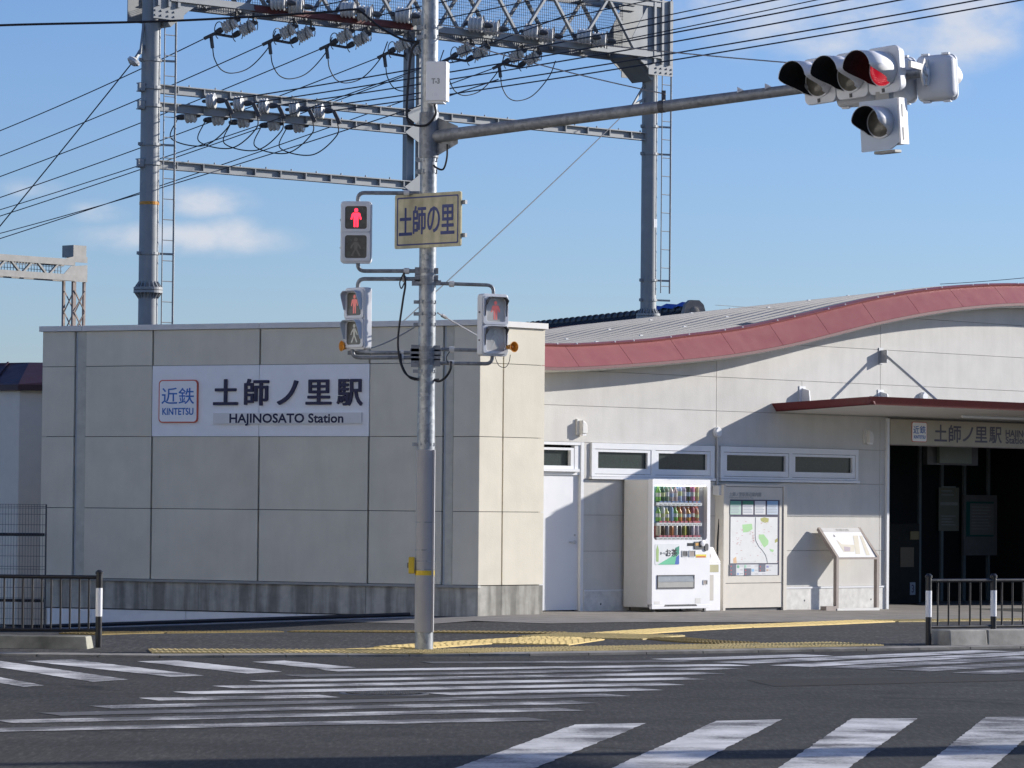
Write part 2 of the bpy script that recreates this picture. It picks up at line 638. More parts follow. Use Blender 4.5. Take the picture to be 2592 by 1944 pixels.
def glyphs(body, bold=0.0):
    """Outline of a piece of writing as (verts, faces, bounds)."""
    key = (body, bold)
    if key not in _glyph:
        c = bpy.data.curves.new('lettering', 'FONT')
        c.body, c.offset, c.resolution_u = body, bold, 3
        o = bpy.data.objects.new('lettering', c)
        COL.objects.link(o)
        dg = bpy.context.evaluated_depsgraph_get()
        m = bpy.data.meshes.new_from_object(o.evaluated_get(dg))
        vs_ = [(v.co.x, v.co.y) for v in m.vertices]
        fs = [tuple(p.vertices) for p in m.polygons]
        bpy.data.objects.remove(o)
        bpy.data.curves.remove(c)
        bpy.data.meshes.remove(m)
        xs, ys = [v[0] for v in vs_], [v[1] for v in vs_]
        _glyph[key] = (vs_, fs, (min(xs), max(xs), min(ys), max(ys)))
    return _glyph[key]


def text(mb, body, x0, x1, z0, z1, y, bold=0.0, thick=0.0, caps=False):
    """Lettering stretched into a box on the plane y (facing -y), raised by thick."""
    vs_, fs, (ax, bx, ay, by) = glyphs(body)
    if caps:                                 # z0..z1 is the height of the capitals
        ay, by = glyphs('H')[2][2:]
    kx, kz = (x1 - x0) / max(1e-6, bx - ax), (z1 - z0) / max(1e-6, by - ay)
    P = [(x0 + (a - ax) * kx, z0 + (b - ay) * kz) for a, b in vs_]
    if bold:                                 # heavier strokes: the outline laid down again, nudged each way
        w_ = bold * (z1 - z0)
        for i_, (dx_, dz_) in enumerate(((1, 0), (-1, 0), (0, 1), (0, -1), (.7, .7), (-.7, .7), (.7, -.7), (-.7, -.7))):
            text(mb, body, x0 + dx_ * w_, x1 + dx_ * w_, z0 + dz_ * w_, z1 + dz_ * w_, y - .00015 * (i_ + 1), 0, thick, caps)
    o = len(mb.v)
    mb.v += [(a, y - thick, b) for a, b in P]
    mb.f += [tuple(o + i for i in f) for f in fs]
    if thick:
        n = len(P)
        mb.v += [(a, y, b) for a, b in P]
        cnt = {}
        for f in fs:
            for i in range(len(f)):
                e = (f[i], f[(i + 1) % len(f)])
                k = (min(e), max(e))
                cnt.setdefault(k, []).append(e)
        for k, es in cnt.items():
            if len(es) == 1:
                a, b = es[0]
                mb.f.append((o + a, o + n + a, o + n + b, o + b))
    return mb


def build_text(mb, name, mat, parent):
    m = bpy.data.meshes.new(name)
    m.from_pydata(mb.v, [], mb.f)
    m.materials.append(MAT[mat] if isinstance(mat, str) else mat)
    o = bpy.data.objects.new(name, m)
    COL.objects.link(o)
    o.parent = parent
    return o


def curve_pts(pts, n=12):
    """Smooth path through points (Catmull-Rom)."""
    P = [Vector(p) for p in pts]
    P = [P[0] * 2 - P[1]] + P + [P[-1] * 2 - P[-2]]
    out = []
    for i in range(1, len(P) - 2):
        for k in range(n):
            t = k / n
            a, b, c, d = P[i - 1], P[i], P[i + 1], P[i + 2]
            out.append(.5 * ((2 * b) + (c - a) * t + (2 * a - 5 * b + 4 * c - d) * t * t + (3 * b - a - 3 * c + d) * t ** 3))
    out.append(P[-2])
    return out


def sag(p, q, s, n=16):
    p, q = Vector(p), Vector(q)
    return [p.lerp(q, k / n) - Vector((0, 0, s * 4 * (k / n) * (1 - k / n))) for k in range(n + 1)]


def lerp1(P, u):
    if u <= P[0][0]:
        a, b = P[0], P[1]
    elif u >= P[-1][0]:
        a, b = P[-2], P[-1]
    else:
        for a, b in zip(P, P[1:]):
            if a[0] <= u <= b[0]:
                break
    return a[1] + (b[1] - a[1]) * (u - a[0]) / (b[0] - a[0])


FB = Frame(-.44, 50.9, -26)     # front of the cream block
FR = Frame(-.44, 50.9, 45)      # its lit side
FS = Frame(.46, 53.2, 45)       # station wall


# ------------------------------------------------------------------ ground
KERB = [(-400, 60), (-60, 39), (-12, 36.7), (-4.6, 36.25), (-3.4, 36.2), (.32, 37.55), (4.57, 40.15), (12, 45), (60, 75), (400, 280)]


def sstep(t):
    t = max(0, min(1, t))
    return t * t * (3 - 2 * t)


def gz(x, y):
    """Height of the pavement: it falls gently to the left and right of the station corner."""
    s = sstep((y - 41.5) / 8.5)
    h = max(-.62, .055 * (x + .4)) if x < -.4 else (-.0125 * (x - .46) if x > .46 else 0)
    return .025 + s * (max(h, -.62) - .02)


XS = [-400, -200, -100, -60, -30, -20, -15] + [-12 + .75 * i for i in range(41)] + [20, 25, 30, 60, 100, 200, 400]
mb = MB()
for x in XS:
    mb.v += [(x, lerp1(KERB, x) - d, 0) for d in (0, 4, 12, 30, 80, 900)]
for i in range(len(XS) - 1):
    for j in range(5):
        a = i * 6 + j
        mb.f.append((a, a + 6, a + 7, a + 1))
road = mb.build('road', 'asphalt')
tag(road, kind='structure')

ROWS = [0, .28, 1.2, 2.4, 3.6, 4.8, 6, 7, 8, 9, 10, 11, 12, 13, 14, 15, 16, 18, 22, 30, 60, 200, 1500, 4000]
mb = MB()
nr = len(ROWS)
for x in XS:
    ky = lerp1(KERB, x)
    mb.v += [(x, ky + d, gz(x, ky + d) if d < 100 else -.3) for d in ROWS]
for i in range(len(XS) - 1):
    for j in range(nr - 1):
        a = i * nr + j
        mb.f.append((a, a + nr, a + nr + 1, a + 1))
pave = mb.build('pavement', 'pave', smooth=True)
tag(pave, kind='structure')

# kerb stones, set flush at the crossing (0.6 m each, a joint between)
kx = -13.0
while kx < 13:
    x1 = kx + .59
    p, q = Vector((kx, lerp1(KERB, kx), 0)), Vector((x1, lerp1(KERB, x1), 0))
    n = Vector((-(q - p).y, (q - p).x, 0)).normalized()
    z = .036
    m = MB()
    a, b, c, d = p - n * .02, q - n * .02, q + n * .17, p + n * .17
    m.add([(v.x, v.y, -.1) for v in (a, b, c, d)] + [(a.x, a.y, z - .012), (b.x, b.y, z - .012), (c.x, c.y, z), (d.x, d.y, z)],
          [(0, 3, 2, 1), (4, 5, 6, 7), (0, 1, 5, 4), (1, 2, 6, 5), (2, 3, 7, 6), (3, 0, 4, 7)])
    m.build('kerb_stone', 'kerb', pave)
    kx += .6

# lighter concrete apron in front of the station
ap_front = [gnd(x, y) for x, y in ((1100, 1576), (1200, 1573), (1390, 1581), (1560, 1575), (1900, 1570), (2300, 1563), (2592, 1560), (2900, 1553))]
mb = MB()
ap = []
for p in ap_front:
    for k in range(9):
        q = p + Vector((-.40, .92, 0)) * (k * 1.1)
        ap.append((q.x, q.y, gz(q.x, q.y) + .006))
mb.v = ap
for i in range(len(ap_front) - 1):
    for k in range(8):
        a = i * 9 + k
        mb.f.append((a, a + 9, a + 10, a + 1))
tag(mb.build('apron', 'apron', smooth=True), kind='structure')


# ------------------------------------------------------------------ road paint
prng = random.Random(5)


def stripe(pts, mat='paint', z=.004):
    # ragged edges: every side is walked in short steps and nudged a little
    m = MB()
    edge = []
    for a, b in zip(pts, pts[1:] + pts[:1]):
        L = (b - a).length
        k = max(2, int(L / .11))
        nn = Vector((-(b - a).y, (b - a).x, 0)).normalized()
        for i in range(k):
            edge.append(a.lerp(b, i / k) + nn * (prng.gauss(0, .0045) if i else 0))
    m.add([(p.x, p.y, z) for p in edge], [tuple(range(len(edge)))])
    return m.build('crosswalk_stripe', mat, road)


def line_stripe(l, r, w=.40, mat='paint'):
    a, b = gnd(*l), gnd(*r)
    n = Vector((-(b - a).y, (b - a).x, 0)).normalized() * (w / 2)
    d = (b - a).normalized()
    return stripe([a - n, b - n, b + n, a + n], mat)


MID = [((1081, 1678), (1735, 1674.5)), ((832, 1698), (1873, 1684)), ((746, 1712), (1848, 1692)), ((658, 1726), (1804, 1704)), ((564, 1740), (1757, 1718)),
       ((464, 1755), (1703, 1732)), None, ((253, 1791), (1562, 1760)), ((126, 1809), (1483, 1778)), ((12, 1828), (1445, 1796)), ((-70, 1850), (1363, 1821))]
for k, s_ in enumerate(MID):
    if s_:
        line_stripe(*s_, mat='paint_worn' if k in (0, 2, 7, 8, 9, 10) else 'paint')
line_stripe((376, 1771), (834, 1763))
line_stripe((1108, 1757.5), (1644, 1745))
for q in (((62, 1674), (182, 1670), (517, 1711), (432, 1714)), ((-130, 1670), (-40, 1668), (326, 1721), (235, 1727)), ((-240, 1688), (-170, 1684), (112, 1736), (60, 1740)),
          ((347, 1675), (447, 1672), (714, 1701), (626, 1706)), ((638, 1676), (720, 1673), (902, 1690.5), (817, 1694.5))):
    stripe([gnd(*p) for p in q])
for l, r in (((1688, 1671), (2068, 1659)), ((1850, 1679), (2520, 1648)), ((2000, 1687), (2640, 1651.5)), ((2130, 1692), (2700, 1659)), ((2298, 1698), (2760, 1671)), ((2465, 1706), (2800, 1685))):
    line_stripe(l, r, .46, 'paint' if l[0] < 2100 else 'paint_worn')
for q in (((1455, 1835), (1636, 1831.6), (1357, 1944), (1156, 1944)), ((1813.5, 1826), (1980, 1822), (1744, 1944), (1552, 1944)), ((2156.5, 1819.7), (2322, 1819.7), (2150, 1944), (1971, 1944)),
          ((2493, 1816.5), (2660, 1814), (2512, 1944), (2335, 1944))):
    a, b, c, d = [gnd(*p) for p in q]
    stripe([d + (d - a) * .6, c + (c - b) * .6, b, a])

# ------------------------------------------------------------------ manhole
MB().add([(p.x, p.y, .0025) for p in [gnd(x, y) for x, y in ((826, 1772), (1098, 1766), (1116, 1744), (846, 1749))]], [(0, 1, 2, 3)]).build('road_patch', 'patch', road)
MB().add([(p.x, p.y, .0025) for p in [gnd(x, y) for x, y in ((1890, 1722), (2480, 1711), (2640, 1722), (1960, 1738))]], [(0, 1, 2, 3)]).build('road_patch', 'patch', road)
p = gnd(972, 1756.5)
mh = thing('manhole_cover', 'round iron manhole cover in the middle of the crosswalk', 'manhole cover', (p.x, p.y, 0), R(28))
m = MB()
m.lathe((0, 0, -.05), (0, 0, 1), [(.36, 0), (.36, .054), (.35, .058), (.33, .058)], 40)
m.build('rim', 'iron', mh, True)
m = MB()
m.lathe((0, 0, -.05), (0, 0, 1), [(.322, 0), (.322, .056), (.31, .058)], 40)
for i in range(-7, 8):
    for j in range(-7, 8):
        if i * i + j * j < 46:
            m.box(i * .042 - .013, i * .042 + .013, j * .042 - .013, j * .042 + .013, .006, .013)
m.build('cover', 'iron', mh)

# ------------------------------------------------------------------ tactile paving
T = .30


def tile_mesh(kind, mat):
    m = MB()
    h = T / 2 - .004
    m.box(-h, h, -h, h, -.01, .006)
    if kind == 'dots':
        for i in range(5):
            for j in range(5):
                m.lathe(((i - 2) * .057, (j - 2) * .057, .006), (0, 0, 1), [(.017, 0), (.015, .004), (.009, .006)], 6)
    else:
        for i in range(4):
            x = (i - 1.5) * .070
            m.add([(x - .019, -.13, .006), (x + .019, -.13, .006), (x + .019, .13, .006), (x - .019, .13, .006),
                   (x - .011, -.122, .0115), (x + .011, -.122, .0115), (x + .011, .122, .0115), (x - .011, .122, .0115)],
                  [(4, 5, 6, 7), (0, 1, 5, 4), (1, 2, 6, 5), (2, 3, 7, 6), (3, 0, 4, 7)])
    return m.mesh('tactile_tile', mat)


TM = {(k, w): tile_mesh(k, w) for k, w in (('bars', 'tactile'), ('dots', 'tactile_dot'), ('dots', 'tactile_old'))}


def tile_run(path, rows, kind, mat, skip=None):
    """Tiles laid in rows along a ground polyline (rows to the left of the path)."""
    P = [Vector((p.x, p.y)) for p in path]
    L = [0]
    for a, b in zip(P, P[1:]):
        L.append(L[-1] + (b - a).length)
    s = T / 2
    while s < L[-1]:
        i = max(k for k in range(len(L)) if L[k] <= s)
        i = min(i, len(P) - 2)
        d = (P[i + 1] - P[i]).normalized()
        c = P[i] + d * (s - L[i])
        n = Vector((-d.y, d.x))
        for r in range(rows):
            q = c + n * (r + .5) * T
            if not (skip and skip(q)):
                share('tactile_tile', TM[kind, mat], pave, (q.x, q.y, gz(q.x, q.y) + .006), math.atan2(d.y, d.x) - math.pi / 2)
        s += T


ROWK = [gnd(x, y) for x, y in ((385, 1660.5), (700, 1661.5), (1050, 1662), (1200, 1660.5), (1550, 1653.5), (1900, 1647), (2262, 1640))]
tile_run(ROWK, 3, 'dots', 'tactile_dot')
RG1 = [gnd(x, y) for x, y in ((1078, 1649), (1200, 1639.5), (1470, 1622.5))]
tile_run(RG1, 2, 'bars', 'tactile')
RG0 = [gnd(x, y) for x, y in ((760, 1659.5), (1046, 1650))]
tile_run(RG0, 1, 'bars', 'tactile')
RG2 = [gnd(x, y) for x, y in ((1590, 1613.5), (1900, 1586), (2160, 1570.5), (2275, 1564))]
tile_run(RG2, 2, 'bars', 'tactile')
tile_run([gnd(2275, 1564.5), gnd(2592, 1557.5), gnd(2800, 1551)], 2, 'dots', 'tactile_dot')
# warning patch where the lines meet
c = gnd(1525, 1617)
d = (RG2[1] - RG2[0]).normalized()
n = Vector((-d.y, d.x, 0))
for i in range(-2, 3):
    for j in range(-2, 3):
        q = c + d * (i * T) + n * (j * T)
        share('tactile_tile', TM['dots', 'tactile_dot'], pave, (q.x, q.y, gz(q.x, q.y) + .008), math.atan2(d.y, d.x))
tile_run([gnd(1440, 1640), gnd(1530, 1626)], 3, 'bars', 'tactile')
tile_run([gnd(x, y) for x, y in ((255, 1613), (400, 1607), (548, 1603.5), (700, 1600), (1045, 1606), (1200, 1608), (1440, 1611))], 2, 'dots', 'tactile_old')
tile_run([gnd(x, y) for x, y in ((1611, 1622), (1706, 1631), (1833, 1637))], 2, 'dots', 'tactile_old')


# ------------------------------------------------------------------ cream block at the corner
blk = fthing('station_annex_building', 'flat-roofed cream panel building carrying the large station sign', 'building', FB)
XL = -7.115
G = .014                                     # half of a joint
P2 = FR.w(1.265, 0, 0)
p2 = FB.inv(P2)                              # far end of the lit side, in block coordinates
back = [FB.inv(FR.w(1.265, .99, 0)), FB.inv(FR.w(-4, 2.5, 0))]
# dark core behind the panels
m = MB()
core = [(XL + .05, .05), (-.03, .05), (p2.x - .06, p2.y + .0), (back[0].x - .06, back[0].y), (XL + 2.2, 3.4)]
m.add([(x, y, .1) for x, y in core] + [(x, y, 3.98) for x, y in core],
      [(4, 3, 2, 1, 0), (5, 6, 7, 8, 9), (0, 1, 6, 5), (1, 2, 7, 6), (2, 3, 8, 7), (3, 4, 9, 8), (4, 0, 5, 9)])
m.build('core_wall', 'joint', blk)
ZJ = [.42, 1.43, 2.46, 3.475, 3.985]
XJ = [XL, -6.557, -6.382, -5.241, -3.475, -1.72, -.563, -.416, 0]
for i in range(len(XJ) - 1):
    x0, x1 = XJ[i], XJ[i + 1]
    if x1 - x0 < .2:                         # narrow movement strips
        box('joint_strip', 'gold', blk, x0 + .035, x1, .022, .07, .42, 3.985)
        box('sealant', 'seal_blue', blk, x0, x0 + .035, .030, .07, .42, 3.985)
        continue
    for j in range(4):
        if j == 2 and x0 in (-5.241, -3.475):
            continue                         # the sign panels fill these two bays
        box('wall_panel', 'block', blk, x0 + (G if i else 0), x1 - (G if i < 7 else 0), 0, .055, ZJ[j] + .004, ZJ[j + 1] - .004, bevel=.003)
a45 = FR.a - FB.a
ca, sa = math.cos(a45), math.sin(a45)


def side(name, mat, u0, u1, y0, y1, z0, z1):
    m_ = MB().box(u0, u1, y0, y1, z0, z1)
    m_.v = [(ca * x - sa * y, sa * x + ca * y, z) for x, y, z in m_.v]
    return m_.build(name, mat, blk)


for (u0, u1) in ((.004, .455 - G), (.455 + G, 1.265)):
    for j in range(4):
        side('wall_panel', 'block', u0, u1, 0, .055, ZJ[j] + .004, ZJ[j + 1] - .004)
side('end_wall', 'block', 1.21, 1.264, .056, .985, .42, 3.984)
# coping, in lengths
cp = [XL - .05, -6.43, -3.475, -.9, .02]
for x0, x1 in zip(cp, cp[1:]):
    box('coping', 'coping', blk, x0 + .003, x1 - .003, -.035, .32, 3.986, 4.065, bevel=.004)
side('coping', 'coping', .04, 1.30, -.033, .34, 3.984, 4.062)
side('coping', 'coping', .98, 1.299, .342, .98, 3.983, 4.061)
m = MB()
roofp = [(XL, .3), (-.1, .3), (p2.x - .25, p2.y + .25), (back[0].x - .25, back[0].y), (XL + 2.2, 3.4)]
m.add([(x, y, 4.0) for x, y in roofp], [(0, 1, 2, 3, 4)])
m.build('flat_roof', 'plinth_clean', blk)
# ledge, concrete plinth and the low white wall below it
box('ledge', 'grey_panel', blk, XL + .02, .015, -.03, .05, .385, .418)
edges = [XL + .1, -5.3, -4.45, -3.5, -2.6, -1.75, -.9, .0]
for x0, x1 in zip(edges, edges[1:]):
    box('plinth_block', 'plinth', blk, x0 + .003, x1 - .003, .012, .09, -.01, .384)
side('plinth_block', 'plinth', .005, .452, .006, .09, -.25, .412)
side('plinth_block', 'plinth', .458, 1.27, .006, .09, -.25, .412)
box('shadow_gap', 'joint', blk, XL + .1, -.3, .016, .08, -.026, -.011)
for x0, x1 in ((XL + .12, -4.66), (-4.65, -2.85), (-2.84, -.75)):
    box('white_base_panel', 'white_low', blk, x0, x1, .02, .09, -.8, -.027)
m = MB()
m.box(-.75, 0, .03, .09, -.5, -.028)
m.build('base_wall', 'plinth', blk)
# dark drain pipe that follows the falling ground
pts = []
for k in range(13):
    x = -7.4 + k * (6.4 / 12)
    w_ = FB.w(x, -.10, 0)
    z = gz(w_.x, w_.y)
    pts.append((x, -.10, z + .055))
MB().tube(pts, .028, 8).build('drain_pipe', 'black', blk, True)
m = MB()
for k in range(12):
    x0, x1 = -7.4 + k * (6.4 / 12), -7.4 + (k + 1) * (6.4 / 12)
    z0, z1 = pts[k][2] - .045, pts[k + 1][2] - .045
    m.add([(x0, -.32, z0 - .02), (x1, -.32, z1 - .02), (x1, .02, z1), (x0, .02, z0)], [(0, 1, 2, 3)])
m.build('gutter_channel', 'dark', blk)

# ------------------------------------------------------------------ station name sign on the block
sgn = fthing('station_sign', 'wide white station name sign with navy characters on the cream wall', 'sign', FB, 0, 0, 0)
Y0 = -.012
box('sign_panel', 'sign_white', sgn, -5.236, -3.479, Y0, .05, 2.463, 3.472)
box('sign_panel', 'sign_white', sgn, -3.471, -1.716, Y0, .05, 2.463, 3.472)


def sgn_xy(cx, cy):
    return FB.loc(380 + cx * .2622, 900 + cy * .2622, Y0)


for ch, (x0, y0, x1, y1) in {'土': (620, 232, 850, 475), '師': (918, 228, 1148, 480), 'ノ': (1235, 242, 1430, 472), '里': (1512, 235, 1752, 470), '駅': (1812, 230, 2052, 480)}.items():
    a, b = sgn_xy(x0, y1), sgn_xy(x1, y0)
    build_text(text(MB(), ch, a[0], b[0], a[1], b[1], Y0, .020, .03), 'letter', 'navy', sgn)
a, b = sgn_xy(90, 650), sgn_xy(470, 233)
lg = MB()
lg.prism(rrect(a[0], b[0], a[1], b[1], .06), Y0 - .028, Y0 - .001)
lgo = lg.build('logo_plate', 'sign_red', sgn)
MB().prism(rrect(a[0] + .016, b[0] - .016, a[1] + .016, b[1] - .016, .05), Y0 - .031, Y0 - .027).build('logo_face', 'sign_white', lgo)
m = MB()
for ch, x0, x1 in (('近', 122, 275), ('鉄', 285, 437)):
    a, b = sgn_xy(x0, 468), sgn_xy(x1, 312)
    text(m, ch, a[0], b[0], a[1], b[1], Y0 - .0325, .008)
a, b = sgn_xy(130, 572), sgn_xy(428, 508)
text(m, 'KINTETSU', a[0], b[0], a[1], b[1], Y0 - .0325, .035, 0, True)
build_text(m, 'lettering', 'sign_blue', lgo)
a, b = sgn_xy(620, 660), sgn_xy(2050, 550)
strip = box('name_strip', 'strip_white', sgn, a[0], b[0], Y0 - .034, Y0 - .001, a[1], b[1])
a, b = sgn_xy(780, 648), sgn_xy(1875, 562)
build_text(text(MB(), 'HAJINOSATO Station', a[0], b[0], a[1], b[1], Y0 - .0355, .045, 0, True), 'lettering', 'navy', strip)

# ------------------------------------------------------------------ station building
stn = fthing('station_building', 'low station building with wavy maroon eave and pale grey panel walls', 'building', FS)
ROOF_T = [(-6, 3.84), (-2, 3.82), (-.107, 3.837), (.668, 3.866), (1.641, 3.943), (2.236, 3.999), (2.841, 4.078), (3.558, 4.164), (4.184, 4.253), (4.713, 4.344), (5.737, 4.536), (6.901, 4.770),
          (7.983, 4.955), (9.036, 5.090), (10.116, 5.188), (11.112, 5.244), (12.2, 5.27), (13.6, 5.23), (15.5, 5.03), (18, 4.6)]
ROOF_B = [(-6, 3.49), (-2, 3.475), (-.408, 3.49), (.265, 3.513), (1.325, 3.591), (2.516, 3.697), (3.64, 3.820), (4.797, 3.998), (5.825, 4.200), (6.935, 4.425), (8.019, 4.612), (9.132, 4.765),
          (10.277, 4.874), (11.2, 4.92), (12.2, 4.945), (13.6, 4.905), (15.5, 4.7), (18, 4.27)]


def smooth_profile(P, lo, hi, step=.22):
    V = curve_pts([(a, 0, b) for a, b in P], 10)
    Q = [(v.x, v.z) for v in V]
    n = int((hi - lo) / step)
    return [(lo + (hi - lo) * k / n, lerp1(Q, lo + (hi - lo) * k / n)) for k in range(n + 1)]


RT, RB = smooth_profile(ROOF_T, -.96, 17), smooth_profile(ROOF_B, -.96, 17)
rt = lambda u: lerp1(RT, u)
rb = lambda u: lerp1(RB, u)
FALL, DEPTH = .05, 8.0                     # the roof falls a little to the back

# wall panels around the openings
OPEN = [(-.30, .835, -1, 2.443), (.968, 3.63, 1.915, 2.443), (3.772, 7.0, 1.915, 2.443), (7.76, 14.2, -1, 2.95)]
ZR = [.312, .868, 1.392, 1.907, 2.443, 2.97, 3.48, 4.03, 4.56, 5.09, 5.6]
UJ = [-.96, -.30, 3.70, 7.565, 11.44, 15.3]


def cut(rects, o):
    out = []
    for (a, b, c, d) in rects:
        if o[0] >= b or o[1] <= a or o[2] >= d or o[3] <= c:
            out.append((a, b, c, d))
            continue
        if o[0] > a:
            out.append((a, o[0], c, d))
        if o[1] < b:
            out.append((o[1], b, c, d))
        e, f = max(a, o[0]), min(b, o[1])
        if o[2] > c:
            out.append((e, f, c, o[2]))
        if o[3] < d:
            out.append((e, f, o[3], d))
    return out


def wall_piece(mb, u0, u1, z0, z1, y0, y1, lim):
    """Wall slab whose top follows the roof line."""
    n = max(1, int((u1 - u0) / .25))
    us = [u0 + (u1 - u0) * k / n for k in range(n + 1)]
    tops = [min(z1, lim(u)) for u in us]
    if max(tops) - z0 < .02:
        return
    tops = [max(t, z0 + .002) for t in tops]
    mb.prism([(u0, z0), (u1, z0)] + [(u, t) for u, t in reversed(list(zip(us, tops)))], y0, y1)


lim = lambda u: rb(u) + .10
for i in range(len(UJ) - 1):
    ujs = [UJ[i], UJ[i + 1]]
    for j in range(len(ZR) - 1):
        segs = [(UJ[i], UJ[i + 1])]
        if i == 2 and j == 5:
            segs = [(3.70, 5.67), (5.67, 7.565)]
        for (u0, u1) in segs:
            rects = [(u0 + .005, u1 - .005, ZR[j] + .003, ZR[j + 1] - .003)]
            for o in OPEN:
                rects = cut(rects, o)
            for (a, b, c, d) in rects:
                m = MB()
                wall_piece(m, a, b, c, d, 0, .055, lim)
                if m.v:
                    m.build('wall_panel', 'station', stn)
# backing behind joints
m = MB()
rects = [(-.96, 15.3, -.5, 5.6)]
for o in OPEN:
    rects = cut(rects, o)
for (a, b, c, d) in rects:
    wall_piece(m, a, b, c, d, .030, .12, lim)
m.build('backing_wall', 'joint_soft', stn)
# plinth with drip rail
for (a, b) in ((.84, 3.70), (3.705, 7.70)):
    box('plinth', 'plinth_clean', stn, a, b, -.012, .05, -.5, .285)
    box('drip_rail', 'alu', stn, a, b, -.022, .04, .285, .312)
m = MB()
for u in (1.2, 2.4, 5.0, 5.75, 6.55, 7.35):
    for z in (.10,):
        m.lathe((u, -.0135, z), (0, -1, 0), [(.016, 0), (.012, .002)], 10)
stuff(m.build('tie_holes', 'dark', stn))
box('entrance_jamb', 'alu', stn, 7.70, 7.758, -.04, .12, -.4, 2.95)

# door with a glazed transom
d_ = box('door', 'door', stn, -.05, .775, .045, .085, .02, 1.965)
m = MB()
m.box(.777, .835, -.004, .11, -.1, 2.443)
m.box(-.25, .777, .0, .11, 2.40, 2.442)
m.box(-.25, .777, .02, .11, 1.968, 2.01)
m.build('door_frame', 'alu', stn)
h = MB()
h.lathe((.70, .045, 1.0), (0, -1, 0), [(.026, 0), (.026, .012)], 12)
h.beam((.70, .02, 1.0), (.58, .02, 1.0), .018, .018)
h.beam((.70, .045, 1.0), (.70, .018, 1.0), .016, .016)
h.lathe((.70, .045, 1.10), (0, -1, 0), [(.016, 0), (.016, .01)], 10)
h.build('door_handle', 'alu_dark', d_)
tw = MB()
frame_ring(tw, [(-.2, 2.03), (.66, 2.03), (.66, 2.36), (-.2, 2.36)], [(-.2, 2.10), (.585, 2.10), (.585, 2.325), (-.2, 2.325)], .02, .10)
tw.box(-.2, .72, -.03, .02, 2.015, 2.055)
two = tw.build('transom_window', 'alu', stn)
box('pane', 'glass', two, -.2, .60, .08, .086, 2.08, 2.34)
box('transom_surround', 'alu', stn, .66, .777, .015, .10, 2.01, 2.40)


def window_band(u0, u1, panes, z0=1.957, z1=2.441):
    """A ribbon of white aluminium frame with hopper lights."""
    xs = []
    o_ = MB()
    o_.box(u0, u1, -.035, .09, z1 - .085, z1)
    o_.box(u0, u1, -.035, .09, z0, z0 + .03)
    edges_ = [u0]
    for (a, b) in panes:
        edges_ += [a - .075, b + .075]
    edges_.append(u1)
    for k in range(0, len(edges_), 2):
        o_.box(edges_[k], edges_[k + 1], -.033, .09, z0 + .03, z1 - .085)
    band = o_.build('window_band', 'alu', stn)
    box('sill', 'alu', band, u0 - .02, u1 + .01, -.06, .03, z0 - .042, z0 - .004)
    for (a, b) in panes:
        s_ = MB()
        frame_ring(s_, [(a - .068, z0 + .036), (b + .068, z0 + .036), (b + .068, z1 - .091), (a - .068, z1 - .091)],
                   [(a, 2.075), (b, 2.075), (b, 2.312), (a, 2.312)], -.026, .05)
        s_.build('sash', 'alu', band)
        box('pane', 'glass', band, a - .01, b + .01, .012, .018, 2.066, 2.32)
    return band


window_band(.968, 3.63, [(1.108, 2.164), (2.402, 3.468)])
window_band(3.772, 7.0, [(3.918, 5.266), (5.495, 6.859)])
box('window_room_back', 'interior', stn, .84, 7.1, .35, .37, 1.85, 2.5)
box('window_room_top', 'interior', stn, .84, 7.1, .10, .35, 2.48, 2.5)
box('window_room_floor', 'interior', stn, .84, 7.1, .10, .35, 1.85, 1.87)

# ---- roof: curved sheet, seams, fascia plates
m = MB()
n = len(RT)
ys = [-.12, 2, 4, 6, DEPTH]
for (u, z) in RT:
    for y in ys:
        m.v.append((u, y, z - FALL * (y + .12)))
for i in range(n - 1):
    for j in range(len(ys) - 1):
        a = i * len(ys) + j
        m.f.append((a, a + len(ys), a + len(ys) + 1, a + 1))
roof = m.build('roof', 'roof_grey', stn, True)
for k in range(1, 19):
    y = -.12 + k * .43
    m = MB()
    o = 0
    for (u, z) in RT:
        zz = z - FALL * (y + .12)
        m.v += [(u, y - .012, zz), (u, y - .012, zz + .028), (u, y + .012, zz + .028), (u, y + .012, zz)]
    for i in range(n - 1):
        for j in range(3):
            a = i * 4 + j
            m.f.append((a, a + 4, a + 5, a + 1))
    m.build('seam', 'roof_grey', roof)
m = MB()
for k in (5, 11):
    y = -.12 + k * .43
    u = .2
    while u < 12:
        z = rt(u) - FALL * (y + .12)
        m.box(u - .03, u + .03, y - .015, y + .015, z + .024, z + .038)
        u += 1.0
stuff(m.build('seam_clips', 'alu', roof))


def fascia(u0, u1):
    m_ = MB()
    k_ = 6
    for i in range(k_ + 1):
        u = u0 + .004 + (u1 - u0 - .008) * i / k_
        a, b = (u, -.135, rt(u) - .035), (u, -.42, rb(u))
        m_.v += [a, b, (u, -.405, rb(u) - .012), (u, -.12, rt(u) - .05)]
    for i in range(k_):
        for j in range(4):
            a = i * 4 + j
            b = i * 4 + (j + 1) % 4
            m_.f.append((a, a + 4, b + 4, b))
    m_.f += [(0, 1, 2, 3), (k_ * 4 + 3, k_ * 4 + 2, k_ * 4 + 1, k_ * 4)]
    return m_.build('fascia_panel', 'red_roof', roof)


FU = [-.955, .29, 1.40, 2.516, 3.64, 4.74, 5.825, 6.935, 8.02, 9.13, 10.28, 11.4, 12.5, 13.6, 14.7, 15.8]
for a, b in zip(FU, FU[1:]):
    fascia(a, b)


